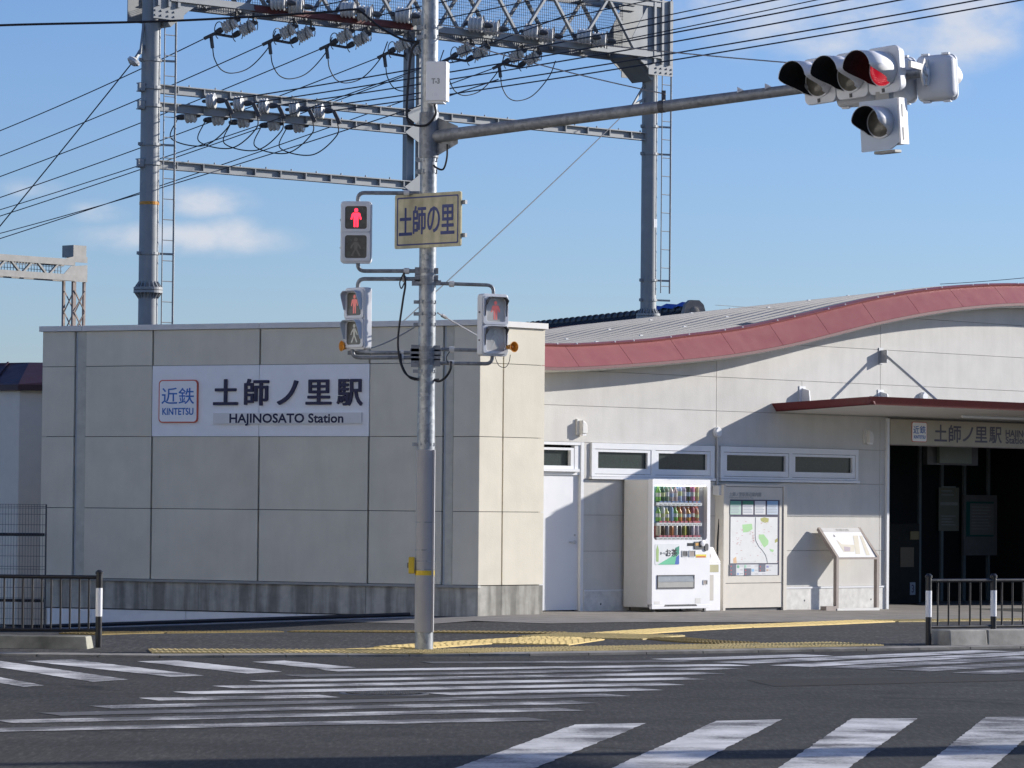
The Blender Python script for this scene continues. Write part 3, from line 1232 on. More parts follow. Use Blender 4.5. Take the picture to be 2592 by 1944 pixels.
def ribbon(prof, name, mat, parent, lo=-.955, hi=15.8, step=.2):
    """Sweep a small (y, dz, base) outline along the eave."""
    m_ = MB()
    cnt = int((hi - lo) / step)
    q = len(prof)
    for i in range(cnt + 1):
        u = lo + (hi - lo) * i / cnt
        for (y, dz, base) in prof:
            m_.v.append((u, y, (rt(u) if base == 't' else rb(u)) + dz))
    for i in range(cnt):
        for j in range(q):
            a, b = i * q + j, i * q + (j + 1) % q
            m_.f.append((a, a + q, b + q, b))
    m_.f += [tuple(range(q)), tuple(cnt * q + j for j in reversed(range(q)))]
    return m_.build(name, mat, parent)


ribbon([(-.145, -.036, 't'), (-.165, -.012, 't'), (-.05, .012, 't'), (-.05, -.02, 't')], 'eave_cap', 'red_roof', roof)
ribbon([(-.425, -.004, 'b'), (-.425, -.045, 'b'), (-.40, -.045, 'b'), (-.40, -.004, 'b')], 'fascia_lip', 'red_dark', roof)
ribbon([(-.40, -.040, 'b'), (-.36, -.070, 'b'), (-.02, -.072, 'b'), (-.02, -.03, 'b'), (-.38, -.015, 'b')], 'soffit', 'soffit', roof)
m = MB()
cnt = 90
for i in range(cnt + 1):
    u = -.955 + 16.7 * i / cnt
    z = rt(u) - FALL * (DEPTH + .12)
    m.v += [(u, DEPTH, z + .03), (u, DEPTH + .04, z + .03), (u, DEPTH + .3, z - .25)]
for i in range(cnt):
    for j in range(2):
        a = i * 3 + j
        m.f.append((a, a + 3, a + 4, a + 1))
m.build('back_eave', 'red_roof', roof)
m = MB()
for k in range(40):
    u = .1 + k * .40
    if k % 3 == 2:
        continue
    m.lathe((u, -.16, rt(u) - .002), (0, -.6, 1), [(.014, 0), (.010, .014)], 6)
stuff(m.build('rivets', 'alu', roof))
# far walls so that the building is closed
box('rear_wall', 'station', stn, -.95, 15.3, 7.75, 7.9, -.5, 3.3)
box('end_wall', 'station', stn, 15.18, 15.28, .13, 7.74, -.5, 4.2)
m = MB()
wall_piece(m, -.94, 15.2, 2.6, 6, 7.76, 7.88, lambda u: rt(u) - FALL * 8 - .04)
m.build('rear_gable', 'station', stn)

# ---- canopy over the entrance
can = MB()
CU0, CU1, CD = 5.02, 14.6, 1.95
cz = lambda n_: 3.085 + .04 * n_           # top height against the wall distance
can.add([(CU0, 0, cz(0)), (CU1, 0, cz(0)), (CU1, -CD, cz(CD)), (CU0, -CD, cz(CD)),
         (CU0, 0, cz(0) - .03), (CU1, 0, cz(0) - .03), (CU1, -CD, cz(CD) - .03), (CU0, -CD, cz(CD) - .03)],
        [(0, 1, 2, 3), (4, 7, 6, 5), (0, 3, 7, 4), (1, 5, 6, 2), (0, 4, 5, 1)])
cano = can.build('canopy', 'roof_grey', stn)


def bar(name, mat, p, q, h0, h1, t):
    p, q = Vector(p), Vector(q)
    d = (q - p)
    nn = Vector((d.y, -d.x, 0)).normalized() * t
    m_ = MB()
    z0, z1 = Vector((0, 0, h0)), Vector((0, 0, h1))
    m_.add([p + z0, q + z0, q + nn * .3 + z1 * 0 + z0 + nn * .7, p + nn + z0, p + z1, q + z1, q + nn + z1, p + nn + z1],
           [(0, 1, 2, 3), (4, 7, 6, 5), (0, 4, 5, 1), (1, 5, 6, 2), (2, 6, 7, 3), (3, 7, 4, 0)])
    return m_.build(name, mat, cano)


def cfascia(p, q, out):
    """Sloped canopy edge: leans outwards towards its foot."""
    p, q, out = Vector(p), Vector(q), Vector(out)
    m_ = MB()
    a = [p + out * -.02 + Vector((0, 0, .035)), p + out * .06 + Vector((0, 0, .03)), p + out * -.05 + Vector((0, 0, -.09)), p + out * -.06 + Vector((0, 0, -.085))]
    b = [v + (q - p) for v in a]
    m_.add(a + b, [(0, 1, 2, 3), (7, 6, 5, 4), (0, 4, 5, 1), (1, 5, 6, 2), (2, 6, 7, 3), (3, 7, 4, 0)])
    return m_.build('canopy_fascia', 'canopy_red', cano)


cfascia((CU0, .0, cz(0)), (CU0, -CD, cz(CD)), (-1, 0, 0))
cfascia((CU0 - .06, -CD - .001, cz(CD)), (CU1, -CD - .001, cz(CD)), (0, -1, 0))
m = MB()
m.add([(CU0 + .03, -.01, 2.985), (CU1, -.01, 2.985), (CU1, -CD + .03, 3.075), (CU0 + .03, -CD + .03, 3.075)], [(0, 1, 2, 3)])
m.build('canopy_soffit', 'soffit', cano)
MB().cyl((8.3, -1.05, 2.985), (13, -1.05, 2.985), .022).build('soffit_conduit', 'alu', cano, True)  # unlit conduit run under the soffit
for u in (5.67, 7.567, 11.44):
    m = MB()
    m.plate([(u - .01, -.002, 3.10), (u - .01, -.002, 3.37), (u - .01, -.15, 3.33), (u - .01, -.18, 3.10)], .02, (1, 0, 0))
    m.box(u - .07, u + .07, -.012, -.001, 3.10, 3.40)
    m.build('canopy_bracket', 'alu', cano)
for u in (7.567,):
    m = MB()
    m.cyl((u, -.09, 3.95), (u, -1.2, 3.17), .022)
    m.box(u - .012, u + .012, -.14, -.001, 3.82, 4.02)
    m.box(u - .05, u + .05, -.012, -.001, 3.80, 4.06)
    m.build('tie_rod', 'alu_dark', cano)

# ---- entrance hall behind the opening
m = MB()
m.box(7.3, 14.6, .12, 6.3, -.35, -.075)
m.build('hall_floor', 'apron', stn)
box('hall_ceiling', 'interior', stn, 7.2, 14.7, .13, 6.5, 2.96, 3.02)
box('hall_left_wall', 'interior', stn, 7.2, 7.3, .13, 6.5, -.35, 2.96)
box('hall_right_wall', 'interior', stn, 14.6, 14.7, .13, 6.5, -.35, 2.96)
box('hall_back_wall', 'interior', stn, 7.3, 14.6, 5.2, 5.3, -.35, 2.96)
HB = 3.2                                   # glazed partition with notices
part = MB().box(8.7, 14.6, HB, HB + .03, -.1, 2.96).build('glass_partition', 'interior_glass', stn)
for px in (2325, 2381, 2438, 2499, 2557, 2620):
    u, z = FS.loc(px, 1250, HB)
    box('mullion', 'mullion', part, u - .035, u + .035, HB - .04, HB - .001, -.1, 2.95)

# boards in the hall
def hall(px, py, y=HB - .08):
    return FS.loc(px, py, y)


def c4d(x, y):
    return 2240 + x * .3134, 1040 + y * .3134


brd = fthing('route_notice_board', 'large grey notice board with framed sheets on the hall partition', 'notice board', FS, 0, HB - .09)
a, b = hall(*c4d(628, 1168), HB - .09), hall(2700, c4d(0, 690)[1], HB - .09)
bw = a[0] + 3.4
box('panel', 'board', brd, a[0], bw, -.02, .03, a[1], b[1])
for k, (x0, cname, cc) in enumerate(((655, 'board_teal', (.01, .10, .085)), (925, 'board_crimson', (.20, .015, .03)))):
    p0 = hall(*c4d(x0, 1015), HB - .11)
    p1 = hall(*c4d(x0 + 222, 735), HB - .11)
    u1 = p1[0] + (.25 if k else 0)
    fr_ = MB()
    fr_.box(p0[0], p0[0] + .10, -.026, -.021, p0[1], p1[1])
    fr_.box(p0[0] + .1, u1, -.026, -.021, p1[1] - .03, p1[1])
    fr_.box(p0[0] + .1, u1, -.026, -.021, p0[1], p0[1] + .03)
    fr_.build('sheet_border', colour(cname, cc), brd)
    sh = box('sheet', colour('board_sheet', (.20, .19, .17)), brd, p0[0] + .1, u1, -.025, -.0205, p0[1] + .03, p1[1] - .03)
    ln = MB()
    zz = p1[1] - .10
    while zz > p0[1] + .08:
        ln.box(p0[0] + .15, u1 - .08 - random.random() * .15, -.0265, -.0255, zz, zz + .012)
        zz -= .055
    stuff(ln.build('print_lines', 'grey_panel', sh))
a, b = hall(*c4d(440, 970)), hall(*c4d(605, 620))
po = fthing('wall_poster', 'tall cream timetable poster beside the large notice board in the hall', 'poster', FS, 0, HB - .06)
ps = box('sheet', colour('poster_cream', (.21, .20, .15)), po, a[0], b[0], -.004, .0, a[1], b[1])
m = MB()
m.box(a[0] + .04, b[0] - .04, -.006, -.0045, a[1] + .45, a[1] + .50)
for k in range(7):
    z = a[1] + .10 + k * .05 if k < 4 else a[1] + .62 + (k - 4) * .07
    m.box(a[0] + .07, b[0] - .10 - .05 * (k % 3), -.006, -.0045, z, z + .018)
stuff(m.build('print_lines', 'grey_panel', ps))
a, b = hall(*c4d(430, 420), 1.5), hall(*c4d(690, 280), 1.5)
hs = fthing('hanging_sign', 'pale green sign hanging in the entrance hall', 'sign', FS, 0, 1.5)
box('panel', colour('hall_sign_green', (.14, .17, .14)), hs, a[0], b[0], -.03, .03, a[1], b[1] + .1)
box('casing', 'dark', hs, a[0] - .25, b[0] + .25, .031, .12, a[1] - .03, 2.94)
# ticket machine in the dark corner
tmx = FS.loc(*c4d(150, 1500), 2.2)[0]
tm = fthing('ticket_machine', 'dark ticket machine in the corner of the entrance hall', 'ticket machine', FS, tmx, 2.2, -.07)
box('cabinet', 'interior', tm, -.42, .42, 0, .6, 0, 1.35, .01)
box('screen_panel', colour('machine_amber', (.07, .05, .025)), tm, -.1, .26, -.01, 0, .62, .95)
box('top_panel', colour('machine_ochre', (.12, .09, .03)), tm, .16, .40, -.012, 0, 1.08, 1.22)
box('number_plate', colour('machine_plate', (.16, .20, .26)), tm, .16, .30, -.012, 0, .15, .36)
t_ = MB()
text(t_, '3', .20, .26, .19, .32, -.0135, .02)
build_text(t_, 'lettering', 'navy', tm)

# header sign above the entrance
hd = fthing('entrance_sign', 'cream station name board over the entrance with rusty lower edge', 'sign', FS, 0, -.02)
hp = box('board', 'header', hd, 7.765, 13.5, -.03, .06, 2.545, 2.942)
box('rust_edge', 'rust', hd, 7.765, 13.5, -.033, .06, 2.530, 2.5445)


def hx(cx, cy):
    px, py = c4d(cx, cy)
    return FS.loc(px, py, -.05)


a, b = hx(215, 250), hx(337, 92)
lp = MB().prism(rrect(a[0], b[0], a[1], b[1], .035), -.036, -.031).build('logo_plate', 'sign_red', hd)
MB().prism(rrect(a[0] + .010, b[0] - .010, a[1] + .010, b[1] - .010, .03), -.038, -.0355).build('logo_face', 'sign_white', lp)
m = MB()
for ch, x0, x1 in (('近', 226, 272), ('鉄', 278, 326)):
    p, q = hx(x0, 182), hx(x1, 122)
    text(m, ch, p[0], q[0], p[1], q[1], -.0395, .01)
p, q = hx(230, 222), hx(323, 200)
text(m, 'KINTETSU', p[0], q[0], p[1], q[1], -.0395, .04)
build_text(m, 'lettering', 'sign_blue', lp)
m = MB()
for ch, x0, y0, x1, y1 in (('土', 400, 115, 500, 243), ('師', 516, 120, 614, 252), ('ノ', 628, 133, 712, 246), ('里', 728, 132, 826, 252), ('駅', 842, 134, 942, 258)):
    p, q = hx(x0, y1), hx(x1, y0)
    text(m, ch, p[0], q[0], p[1], q[1], -.0315, .022)
p, q = hx(975, 207), hx(1123, 172)
text(m, 'HAJINOSATO', p[0], p[0] + 1.08, p[1], p[1] + .105, -.0315, .05, 0, True)
p = hx(975, 262)
text(m, 'Station', p[0], p[0] + .56, p[1], p[1] + .105, -.0315, .05)
build_text(m, 'lettering', 'navy', hd)


# ------------------------------------------------------------------ small fixtures on the station wall
def wall_lamp(u, z, label):
    t = fthing('wall_lamp', label, 'wall lamp', FS, u, 0, z)
    box('back_plate', 'offwhite', t, -.06, -.015, -.03, -.001, -.11, .12, .004)
    m_ = MB()
    m_.prism([(-.015, -.09), (.085, -.09), (.085, .02), (.055, .07), (-.015, .10)], -.10, -.004)
    m_.build('lamp_body', 'offwhite', t, bevel=.008)
    box('glass_cover', 'white', t, .0, .075, -.085, -.02, -.12, -.091)


wall_lamp(.72, 2.66, 'small cream wall lamp in sunlight above the white door')
wall_lamp(7.21, 2.65, 'small cream wall lamp in shade beside the station entrance')


def round_box(u, z, label, pipe):
    t = fthing('junction_box', label, 'junction box', FS, u, 0, z)
    m_ = MB()
    m_.lathe((0, -.001, 0), (0, -1, 0), [(.075, 0), (.075, .05), (.062, .066)], 20)
    m_.build('round_cover', 'alu', t, True)
    for (z0, z1) in pipe:
        MB().cyl((0, -.032, z0), (0, -.032, z1), .018, n=10).build('conduit', 'alu_dark', t, True)
    return t


jb = round_box(3.695, 2.65, 'round junction box on a conduit between the two window strips', [(-.80, -.07)])
m = MB()
m.box(-.07, .07, -.13, -.002, -.95, -.80)
m.build('outlet_box', 'offwhite', jb, bevel=.01)
m = MB()
m.tube(curve_pts([(.0, -.07, -.95), (.005, -.08, -1.2), (-.03, -.07, -1.7), (-.02, -.06, -2.2), (-.06, -.06, -2.62)]), .012)
m.build('power_cable', 'rubber', jb, True)
round_box(8.62, 3.32, 'round junction box on the wall above the canopy', [(-.25, -.06)])

# ------------------------------------------------------------------ vending machine
VF = -.62
VU0, VU1, VZ0, VZ1 = 1.635, 2.89, .035, 1.925
vm = fthing('vending_machine', 'white drinks vending machine with three lit display rows beside the door', 'vending machine', FS, VU0, VF, 0)
VW, VD = VU1 - VU0, .57


def vf(px, py, dy=0.0):
    """Pixel to machine-front coordinates."""
    u, z = FS.loc(px, py, VF + dy)
    return u - VU0, z


def v7(cx, cy):
    return vf(1640 + cx * .12054, 1200 + cy * .12054)


def v8(cx, cy):
    return vf(1640 + cx * .1085, 1380 + cy * .1085)


wa, wb = v7(122, 1383), v7(1250, 235)       # display window corners
wx0, wz0, wx1, wz1 = wa[0], wa[1], wb[0], wb[1]
m = MB()
m.box(0, VW, .09, VD, VZ0 + .02, VZ1 - .01)
m.build('cabinet', 'offwhite', vm, bevel=.012)
m = MB()
frame_ring(m, [(0, VZ0 + .05)] * 0 + rrect(0.001, VW - .001, VZ0 + .06, VZ1, .02), rrect(wx0, wx1, wz0, wz1, .05), -.0, .088)
m2 = m.build('front_door', 'white', vm)
# recessed display
box('display_back', colour('display_grey', (.55, .54, .56)), vm, wx0 - .01, wx1 + .01, .070, .0885, wz0 - .01, wz1 + .01)
for (c0, c1, r0, r1, nm, cc) in ((130, 640, 245, 600, 'display_teal', (.22, .42, .40)), (640, 890, 250, 600, 'display_sky', (.30, .48, .70)), (890, 1140, 255, 600, 'display_rose', (.55, .16, .19)),
                                 (130, 520, 680, 1030, 'display_sky', None), (520, 1125, 680, 1030, 'display_red', (.62, .11, .07)), (130, 1100, 1095, 1330, 'display_maroon', (.42, .09, .11))):
    p, q = v7(c0, r1), v7(c1, r0)
    box('display_card', colour(nm, cc) if cc else MAT['c_' + nm], vm, p[0], q[0], .062, .0695, p[1], q[1])
BOT = [[(.22, .50, .10), (.03, .11, .07), (.25, .33, .24), (.55, .47, .46), (.55, .42, .42), (.42, .52, .72), (.42, .36, .50), (.06, .08, .04), (.70, .24, .42), (.55, .45, .22)],
       [(.25, .50, .10), (.75, .75, .72), (.42, .44, .10), (.30, .42, .62), (.20, .46, .08), (.70, .26, .07), (.38, .26, .26), (.62, .30, .05), (.40, .08, .12), (.58, .26, .12)],
       [(.62, .55, .42), (.10, .055, .03), (.36, .34, .34), (.52, .20, .07), (.46, .44, .42), (.08, .06, .05), (.36, .34, .05), (.07, .07, .06), (.58, .48, .52), (.55, .45, .50)]]
ROWS_ = [((565, 660), (285, 1085), .24), ((985, 1085), (285, 1085), .20), ((1285, 1380), (285, 1085), .165)]
rr = random.Random(3)
for r, ((sy0, sy1), (bx0, bx1), bh) in enumerate(ROWS_):
    a, b = v7(170 if r else 170, sy1), v7(1143, sy0 + 40)
    shelf = box('price_rail', 'white', vm, a[0] + .03, b[0], .006, .03, a[1], b[1])
    lab = MB()
    tabs = MB()
    for k in range(10):
        cx = bx0 + (bx1 - bx0) * k / 9
        p, q = v7(cx - 26, sy1 - 14), v7(cx + 26, sy1 - 34)
        lab.box(p[0], q[0], .003, .0065, p[1], q[1])
        p, q = v7(cx - 38, sy0 + 42), v7(cx + 38, sy0)
        tabs.add([(p[0], .012, q[1]), (q[0], .012, q[1]), (q[0] - .015, .012, p[1]), (p[0] + .015, .012, p[1])], [(3, 2, 1, 0)])
    stuff(lab.build('buttons', 'grey_panel', shelf))
    tabs_o = tabs.build('price_tabs', colour('tab_blue', (.10, .18, .38)) if r == 0 else colour('tab_crimson', (.50, .10, .14)), shelf)
    stuff(tabs_o)
    for k in range(10):
        cx = bx0 + (bx1 - bx0) * k / 9
        x = v7(cx - 25, sy0)[0]
        z = v7(cx, sy0 + 6)[1]
        hgt = bh * (.86 + .22 * rr.random())
        rad = .037 + .004 * rr.random()
        c = BOT[r][k]
        mm = MB()
        if r == 0 and k not in (7, 8, 9) or (r == 1 and k in (0, 2, 4, 5, 7)):
            mm.lathe((x, .044, z), (0, 0, 1), [(rad * .9, 0), (rad, .01), (rad, hgt * .35), (rad * .88, hgt * .42), (rad, hgt * .5), (rad, hgt * .68), (rad * .42, hgt * .88), (rad * .42, hgt)], 12)
        else:
            mm.lathe((x, .044, z), (0, 0, 1), [(rad * .8, 0), (rad, .01), (rad, hgt * .86), (rad * .78, hgt * .95), (rad * .78, hgt)], 12)
        bo = mm.build('drink_bottle', colour('drink_%d_%d' % (r, k), c, .25), vm, True)
        if r < 2:
            lb = MB()
            lb.lathe((x, .044, z + hgt * .30), (0, 0, 1), [(rad * 1.03, 0), (rad * 1.03, hgt * .26)], 12)
            lb.build('paper_band', colour('band_%d_%d' % (r, k % 4), [(.7, .68, .62), (.55, .6, .3), (.72, .70, .72), (.3, .42, .6)][k % 4]), bo, True)
            cp_ = MB()
            cp_.lathe((x, .044, z + hgt), (0, 0, 1), [(rad * .45, 0), (rad * .45, .016)], 10)
            cp_.build('cap', 'white', bo, True)
MB().prism(rrect(wx0 + .002, wx1 - .002, wz0 + .002, wz1 - .002, .05), .0005, .0035).build('display_pane', 'vglass', vm)
glow = emit('display_lamp', (1.0, .97, .92), 3.0, (.8, .8, .8))
box('display_lamp', glow, vm, wx0 + .03, wx1 - .03, .012, .03, wz1 - .022, wz1 - .006)
# lower front: poster, coin and note slots, hatch
a, b = v7(160, 0), v7(660, 1465)
pz0, pz1 = v8(0, 462)[1], b[1]
pc = MB().prism(rrect(a[0], b[0], pz0, pz1, .02), -.003, .0).build('poster', colour('poster_white', (.66, .68, .68)), vm)
x0, x1 = a[0], b[0]
m = MB()
m.prism([(x0 + .06, pz0 + .004), (x1 - .10, pz0 + .004), (x1 - .07, pz0 + .115), (x1 - .10, pz0 + .15)], -.0045, -.003)
m.build('green_print', colour('poster_green', (.10, .48, .27)), pc)
m = MB()
m.prism([(x1 - .10, pz0 + .152), (x1 - .07, pz0 + .117), (x1 - .005, pz0 + .16), (x1 - .005, pz1 - .03), (x1 - .09, pz1 - .06)], -.0045, -.003)
m.build('dark_green_print', colour('poster_dark_green', (.01, .22, .14)), pc)
m = MB()
m.prism([(x1 - .10, pz0 + .006), (x1 - .015, pz0 + .006), (x1 - .005, pz0 + .02), (x1 - .005, pz0 + .15), (x1 - .07, pz0 + .11)], -.0045, -.003)
m.build('blue_print', colour('poster_blue', (.02, .10, .40)), pc)
m = MB()
m.prism([(x0 + .025, pz0 + .05), (x0 + .075, pz0 + .045), (x0 + .08, pz0 + .22), (x0 + .05, pz0 + .29), (x0 + .022, pz0 + .22)], -.0045, -.003)
m.build('bottle_print', colour('poster_lime', (.30, .45, .16)), pc)
t_ = MB()
text(t_, 'おーい', x0 + .11, x0 + .22, pz0 + .15, pz0 + .19, -.0045, .02)
text(t_, 'お茶', x0 + .23, x1 - .05, pz0 + .12, pz0 + .23, -.0052, .02)
build_text(t_, 'lettering', 'black', pc)
for nm, c0, r0, c1, r1, mt in (('note_slot', 785, 125, 925, 270, 'dark'), ('coin_slot', 955, 122, 1103, 272, 'brown_steel'), ('return_cup', 1283, 808, 1385, 922, 'brown_steel')):
    p, q = v8(c0, r1), v8(c1, r0)
    s_ = MB()
    frame_ring(s_, rrect(p[0], q[0], p[1], q[1], .01), rrect(p[0] + .01, q[0] - .01, p[1] + .01, q[1] - .01, .008), -.008, 0)
    so = s_.build(nm, 'alu_dark', vm)
    box('recess', mt, so, p[0] + .009, q[0] - .009, -.003, -.0005, p[1] + .009, q[1] - .009)
p, q = v7(825, 1510), v7(960, 1448)
box('digit_display', 'black', vm, p[0], q[0], -.003, -.0005, p[1], q[1])
p, q = v7(968, 1575), v7(1165, 1418)
co = MB().prism(rrect(p[0], q[0], p[1], q[1], .015), -.012, -.0005).build('coin_panel', 'dark', vm)
box('lamp_window', colour('amber', (.60, .30, .05)), co, p[0] + .02, p[0] + .10, -.0135, -.0115, p[1] + .05, p[1] + .09)
c = v7(1130, 1455)
MB().lathe((c[0], -.0125, c[1]), (0, -1, 0), [(.048, 0), (.044, .02), (.02, .026)], 20).build('coin_ring', 'alu', co, True)
p, q = v7(1180, 1610), v7(1252, 1460)
MB().prism(rrect(p[0], q[0], p[1], q[1], .028), -.02, -.0005).build('lock_handle', 'dark', vm)
p, q = v8(1115, 290), v8(1360, 215)
st = box('yellow_sticker', colour('sticker_yellow', (.72, .60, .03)), vm, p[0], q[0], -.002, -.0004, p[1], q[1])
p2_, q2_ = v8(1130, 285), v8(1345, 255)
box('red_print', colour('sticker_red', (.6, .08, .03)), st, p2_[0], q2_[0], -.003, -.0019, p2_[1], q2_[1])
p, q = v8(212, 1020), v8(1078, 690)
ht = MB()
frame_ring(ht, [(p[0], p[1]), (q[0], p[1]), (q[0], q[1]), (p[0], q[1])], [(p[0] + .012, p[1] + .02), (q[0] - .012, p[1] + .02), (q[0] - .012, q[1] - .012), (p[0] + .012, q[1] - .012)], -.012, 0)
hto = ht.build('hatch_frame', 'dark', vm)
m = MB()
m.add([(p[0] + .012, -.002, q[1] - .012), (q[0] - .012, -.002, q[1] - .012), (q[0] - .012, -.012, p[1] + .10), (p[0] + .012, -.012, p[1] + .10)], [(3, 2, 1, 0)])
m.build('hatch_flap', colour('flap_grey', (.30, .32, .33), .2), hto)
box('hatch_lip', 'grey_panel', hto, p[0] + .012, q[0] - .012, -.008, -.0005, p[1] + .02, p[1] + .098)
p, q = v8(150, 1375), v8(275, 1310)
box('label_sticker', 'offwhite', vm, p[0], q[0], -.002, -.0004, p[1], q[1])
p, q = v8(1100, 1355), v8(1228, 1232)
box('notice_sticker', colour('sticker_grey', (.62, .61, .58)), vm, p[0], q[0], -.002, -.0004, p[1], q[1])
p, q = v8(365, 1435), v8(1150, 1375)
m = MB()
m.prism([(p[0], p[1]), (q[0], p[1]), (q[0] - .03, q[1]), (p[0] + .03, q[1])], -.004, -.0005)
m.build('kick_vent', 'dark', vm)
box('kick_plate', 'white', vm, .0, VW, -.004, .05, VZ0, VZ0 + .058, .004)
for x in (.08, VW - .08):
    for y in (.05, VD - .06):
        m = MB()
        m.lathe((x, y, gz(*FS.w(VU0 + x, VF + y, 0).xy[:]) + .004), (0, 0, 1), [(.035, 0), (.035, .012), (.012, .016), (.012, .07)], 10)
        m.build('foot', 'dark', vm, True)

# recycling bin beside it
bu0, bu1 = 3.02, FS.loc(1824, 1460, -.42)[0]
bn = fthing('recycling_bin', 'white recycling bin with round hole beside the vending machine', 'recycling bin', FS, 0, 0, 0)
bz = gz(*FS.w(3.2, -.3, 0).xy[:])
m = MB()
m.box(bu0, bu1, -.42, -.06, bz + .01, .70)
m.build('bin_body', 'white', bn, bevel=.012)
m = MB()
m.add([(bu0, -.425, .705), (bu1, -.425, .705), (bu1, -.06, .705), (bu0, -.06, .705), (bu0, -.27, .93), (bu1, -.27, .93), (bu1, -.06, .93), (bu0, -.06, .93)],
      [(0, 3, 2, 1), (4, 5, 6, 7), (0, 1, 5, 4), (1, 2, 6, 5), (2, 3, 7, 6), (3, 0, 4, 7)])
hood = m.build('bin_hood', 'white', bn, bevel=.01)
mid = (bu0 + bu1) / 2 - .06
m = MB()
nv = Vector((0, -.225, .155)).normalized()
nv = Vector((0, -.82, .565))
m.lathe(Vector((mid, -.349, .815)), nv, [(.085, 0), (.085, .012), (.066, .013)], 20)
m.build('hole_ring', 'alu_dark', hood, True)
m = MB()
m.lathe(Vector((mid, -.349, .815)) + nv * .013, nv, [(.064, 0), (.062, .002)], 20)
m.build('hole', 'brown_steel', hood)
box('label_print', colour('bin_label', (.40, .38, .22)), bn, bu0 + .05, bu1 - .05, -.424, -.4205, .56, .67)
box('side_window', colour('bin_window', (.48, .45, .40)), bn, bu0 + .05, bu1 - .16, -.424, -.4205, .14, .52)

# ------------------------------------------------------------------ area map board
MY = -.16
mp = fthing('area_map_board', 'tall area map board in a beige frame between bin and entrance', 'map board', FS, 0, 0, 0)


def mc(cx, cy, y=MY):
    return FS.loc(1820 + cx * .15666, 1220 + cy * .15666, y)


bu = FS.loc(1829, 1400, MY)[0]
eu = FS.loc(1990, 1400, MY)[0]
iu0, iz1 = mc(115, 85)
iu1, _ = mc(1028, 85)
gzb = gz(*FS.w(4.6, -.1, 0).xy[:])
ftop = iz1 + .015
for (a, b) in ((bu, iu0 - .012), (iu1 + .012, eu)):
    box('side_post', 'beige_panel', mp, a, b, MY - .015, -.002, gzb - .05, ftop + .02, .004)
box('top_rail', 'beige_panel', mp, iu0 - .011, iu1 + .011, MY - .012, -.002, ftop, ftop + .035)
box('back_panel', 'dark', mp, iu0 - .0115, iu1 + .0115, MY + .03, -.002, gzb, ftop - .001)
_, dz = mc(500, 1635)
box('display_panel', 'beige_panel', mp, iu0, iu1, MY, MY + .029, dz + .006, ftop - .008)
box('kick_panel', 'beige_panel', mp, iu0, iu1, MY, MY + .029, gzb + .05, dz - .003)
t_ = MB()
p, q = mc(165, 232), mc(680, 170)
text(t_, '土師ノ里駅周辺案内図', p[0], q[0], p[1], q[1], MY - .0015, .02)
p, q = mc(165, 268), mc(555, 246)
text(t_, 'Hajinosato Station Area Map', p[0], q[0], p[1], q[1], MY - .0015, .01)
build_text(t_, 'lettering', 'grey_panel', mp)
p, q = mc(170, 1515), mc(975, 292)
box('poster_case', 'navy', mp, p[0], q[0], MY - .006, MY - .001, p[1], q[1])
YP = MY - .0065


def sheet(name, col, x0, y0, x1, y1, parent=mp, lift=0.0):
    p_, q_ = mc(x0, y1, YP), mc(x1, y0, YP)
    return box(name, col, parent, p_[0], q_[0], YP - .002 - lift, YP - .0001 - lift, p_[1], q_[1])


def blot(name, col, pts, parent, lift=.0026):
    m_ = MB()
    m_.prism([mc(x, y, YP) for x, y in reversed(pts)], YP - lift, YP - lift + .0005)
    return m_.build(name, col, parent)


pw = colour('paper_white', (.66, .67, .66))
for (x0, x1, head, cc, body) in ((180, 355, 'head_teal', (.10, .32, .24), 'paper_mint'), (380, 552, 'head_green', (.02, .20, .12), 'paper_white'),
                                 (577, 750, 'paper_white', None, 'paper_white'), (775, 950, 'head_sky', (.25, .42, .62), 'paper_sky')):
    bodyc = {'paper_mint': (.38, .52, .45), 'paper_white': (.62, .63, .64), 'paper_sky': (.45, .53, .62)}[body]
    s_ = sheet('notice', colour(body + '_n', bodyc), x0, 308, x1, 525)
    if cc:
        sheet('notice_heading', colour(head, cc), x0, 308, x1, 365, s_, .0021)
    ln = MB()
    for k in range(5):
        a = mc(x0 + 12, 400 + k * 25, YP)
        b = mc(x1 - 15 - 30 * random.random(), 390 + k * 25, YP)
        ln.box(a[0], b[0], YP - .0028, YP - .0021, a[1], b[1])
    stuff(ln.build('print_lines', colour('ink_soft', (.30, .33, .38)), s_))
mapo = sheet('map_sheet', pw, 180, 568, 945, 1315)
blot('map_park', colour('map_green', (.34, .60, .28)), [(375, 690), (530, 675), (540, 760), (470, 810), (385, 815)], mapo)
blot('map_park', MAT['c_map_green'], [(640, 850), (720, 845), (800, 950), (790, 1010), (730, 1060), (690, 1000), (640, 910)], mapo)
blot('map_park', MAT['c_map_green'], [(810, 1080), (885, 1095), (870, 1135), (830, 1120)], mapo)
blot('map_olive_area', colour('map_olive', (.36, .36, .10)), [(665, 590), (730, 570), (805, 590), (795, 645), (740, 660), (680, 635)], mapo)
blot('map_olive_area', MAT['c_map_olive'], [(900, 935), (943, 905), (943, 965), (900, 985)], mapo)
blot('map_orange_area', colour('map_orange', (.66, .42, .22)), [(228, 1240), (275, 1205), (285, 1310), (230, 1310)], mapo)
ln = MB()
railp = [(590, 570), (585, 700), (584, 830), (590, 940), (640, 1040), (700, 1105), (745, 1170), (772, 1250), (780, 1312)]
for a, b in zip(railp, railp[1:]):
    pa, pb = mc(*a, YP), mc(*b, YP)
    ln.beam((pa[0], YP - .0026, pa[1]), (pb[0], YP - .0026, pb[1]), .0008, .008, (0, 1, 0))
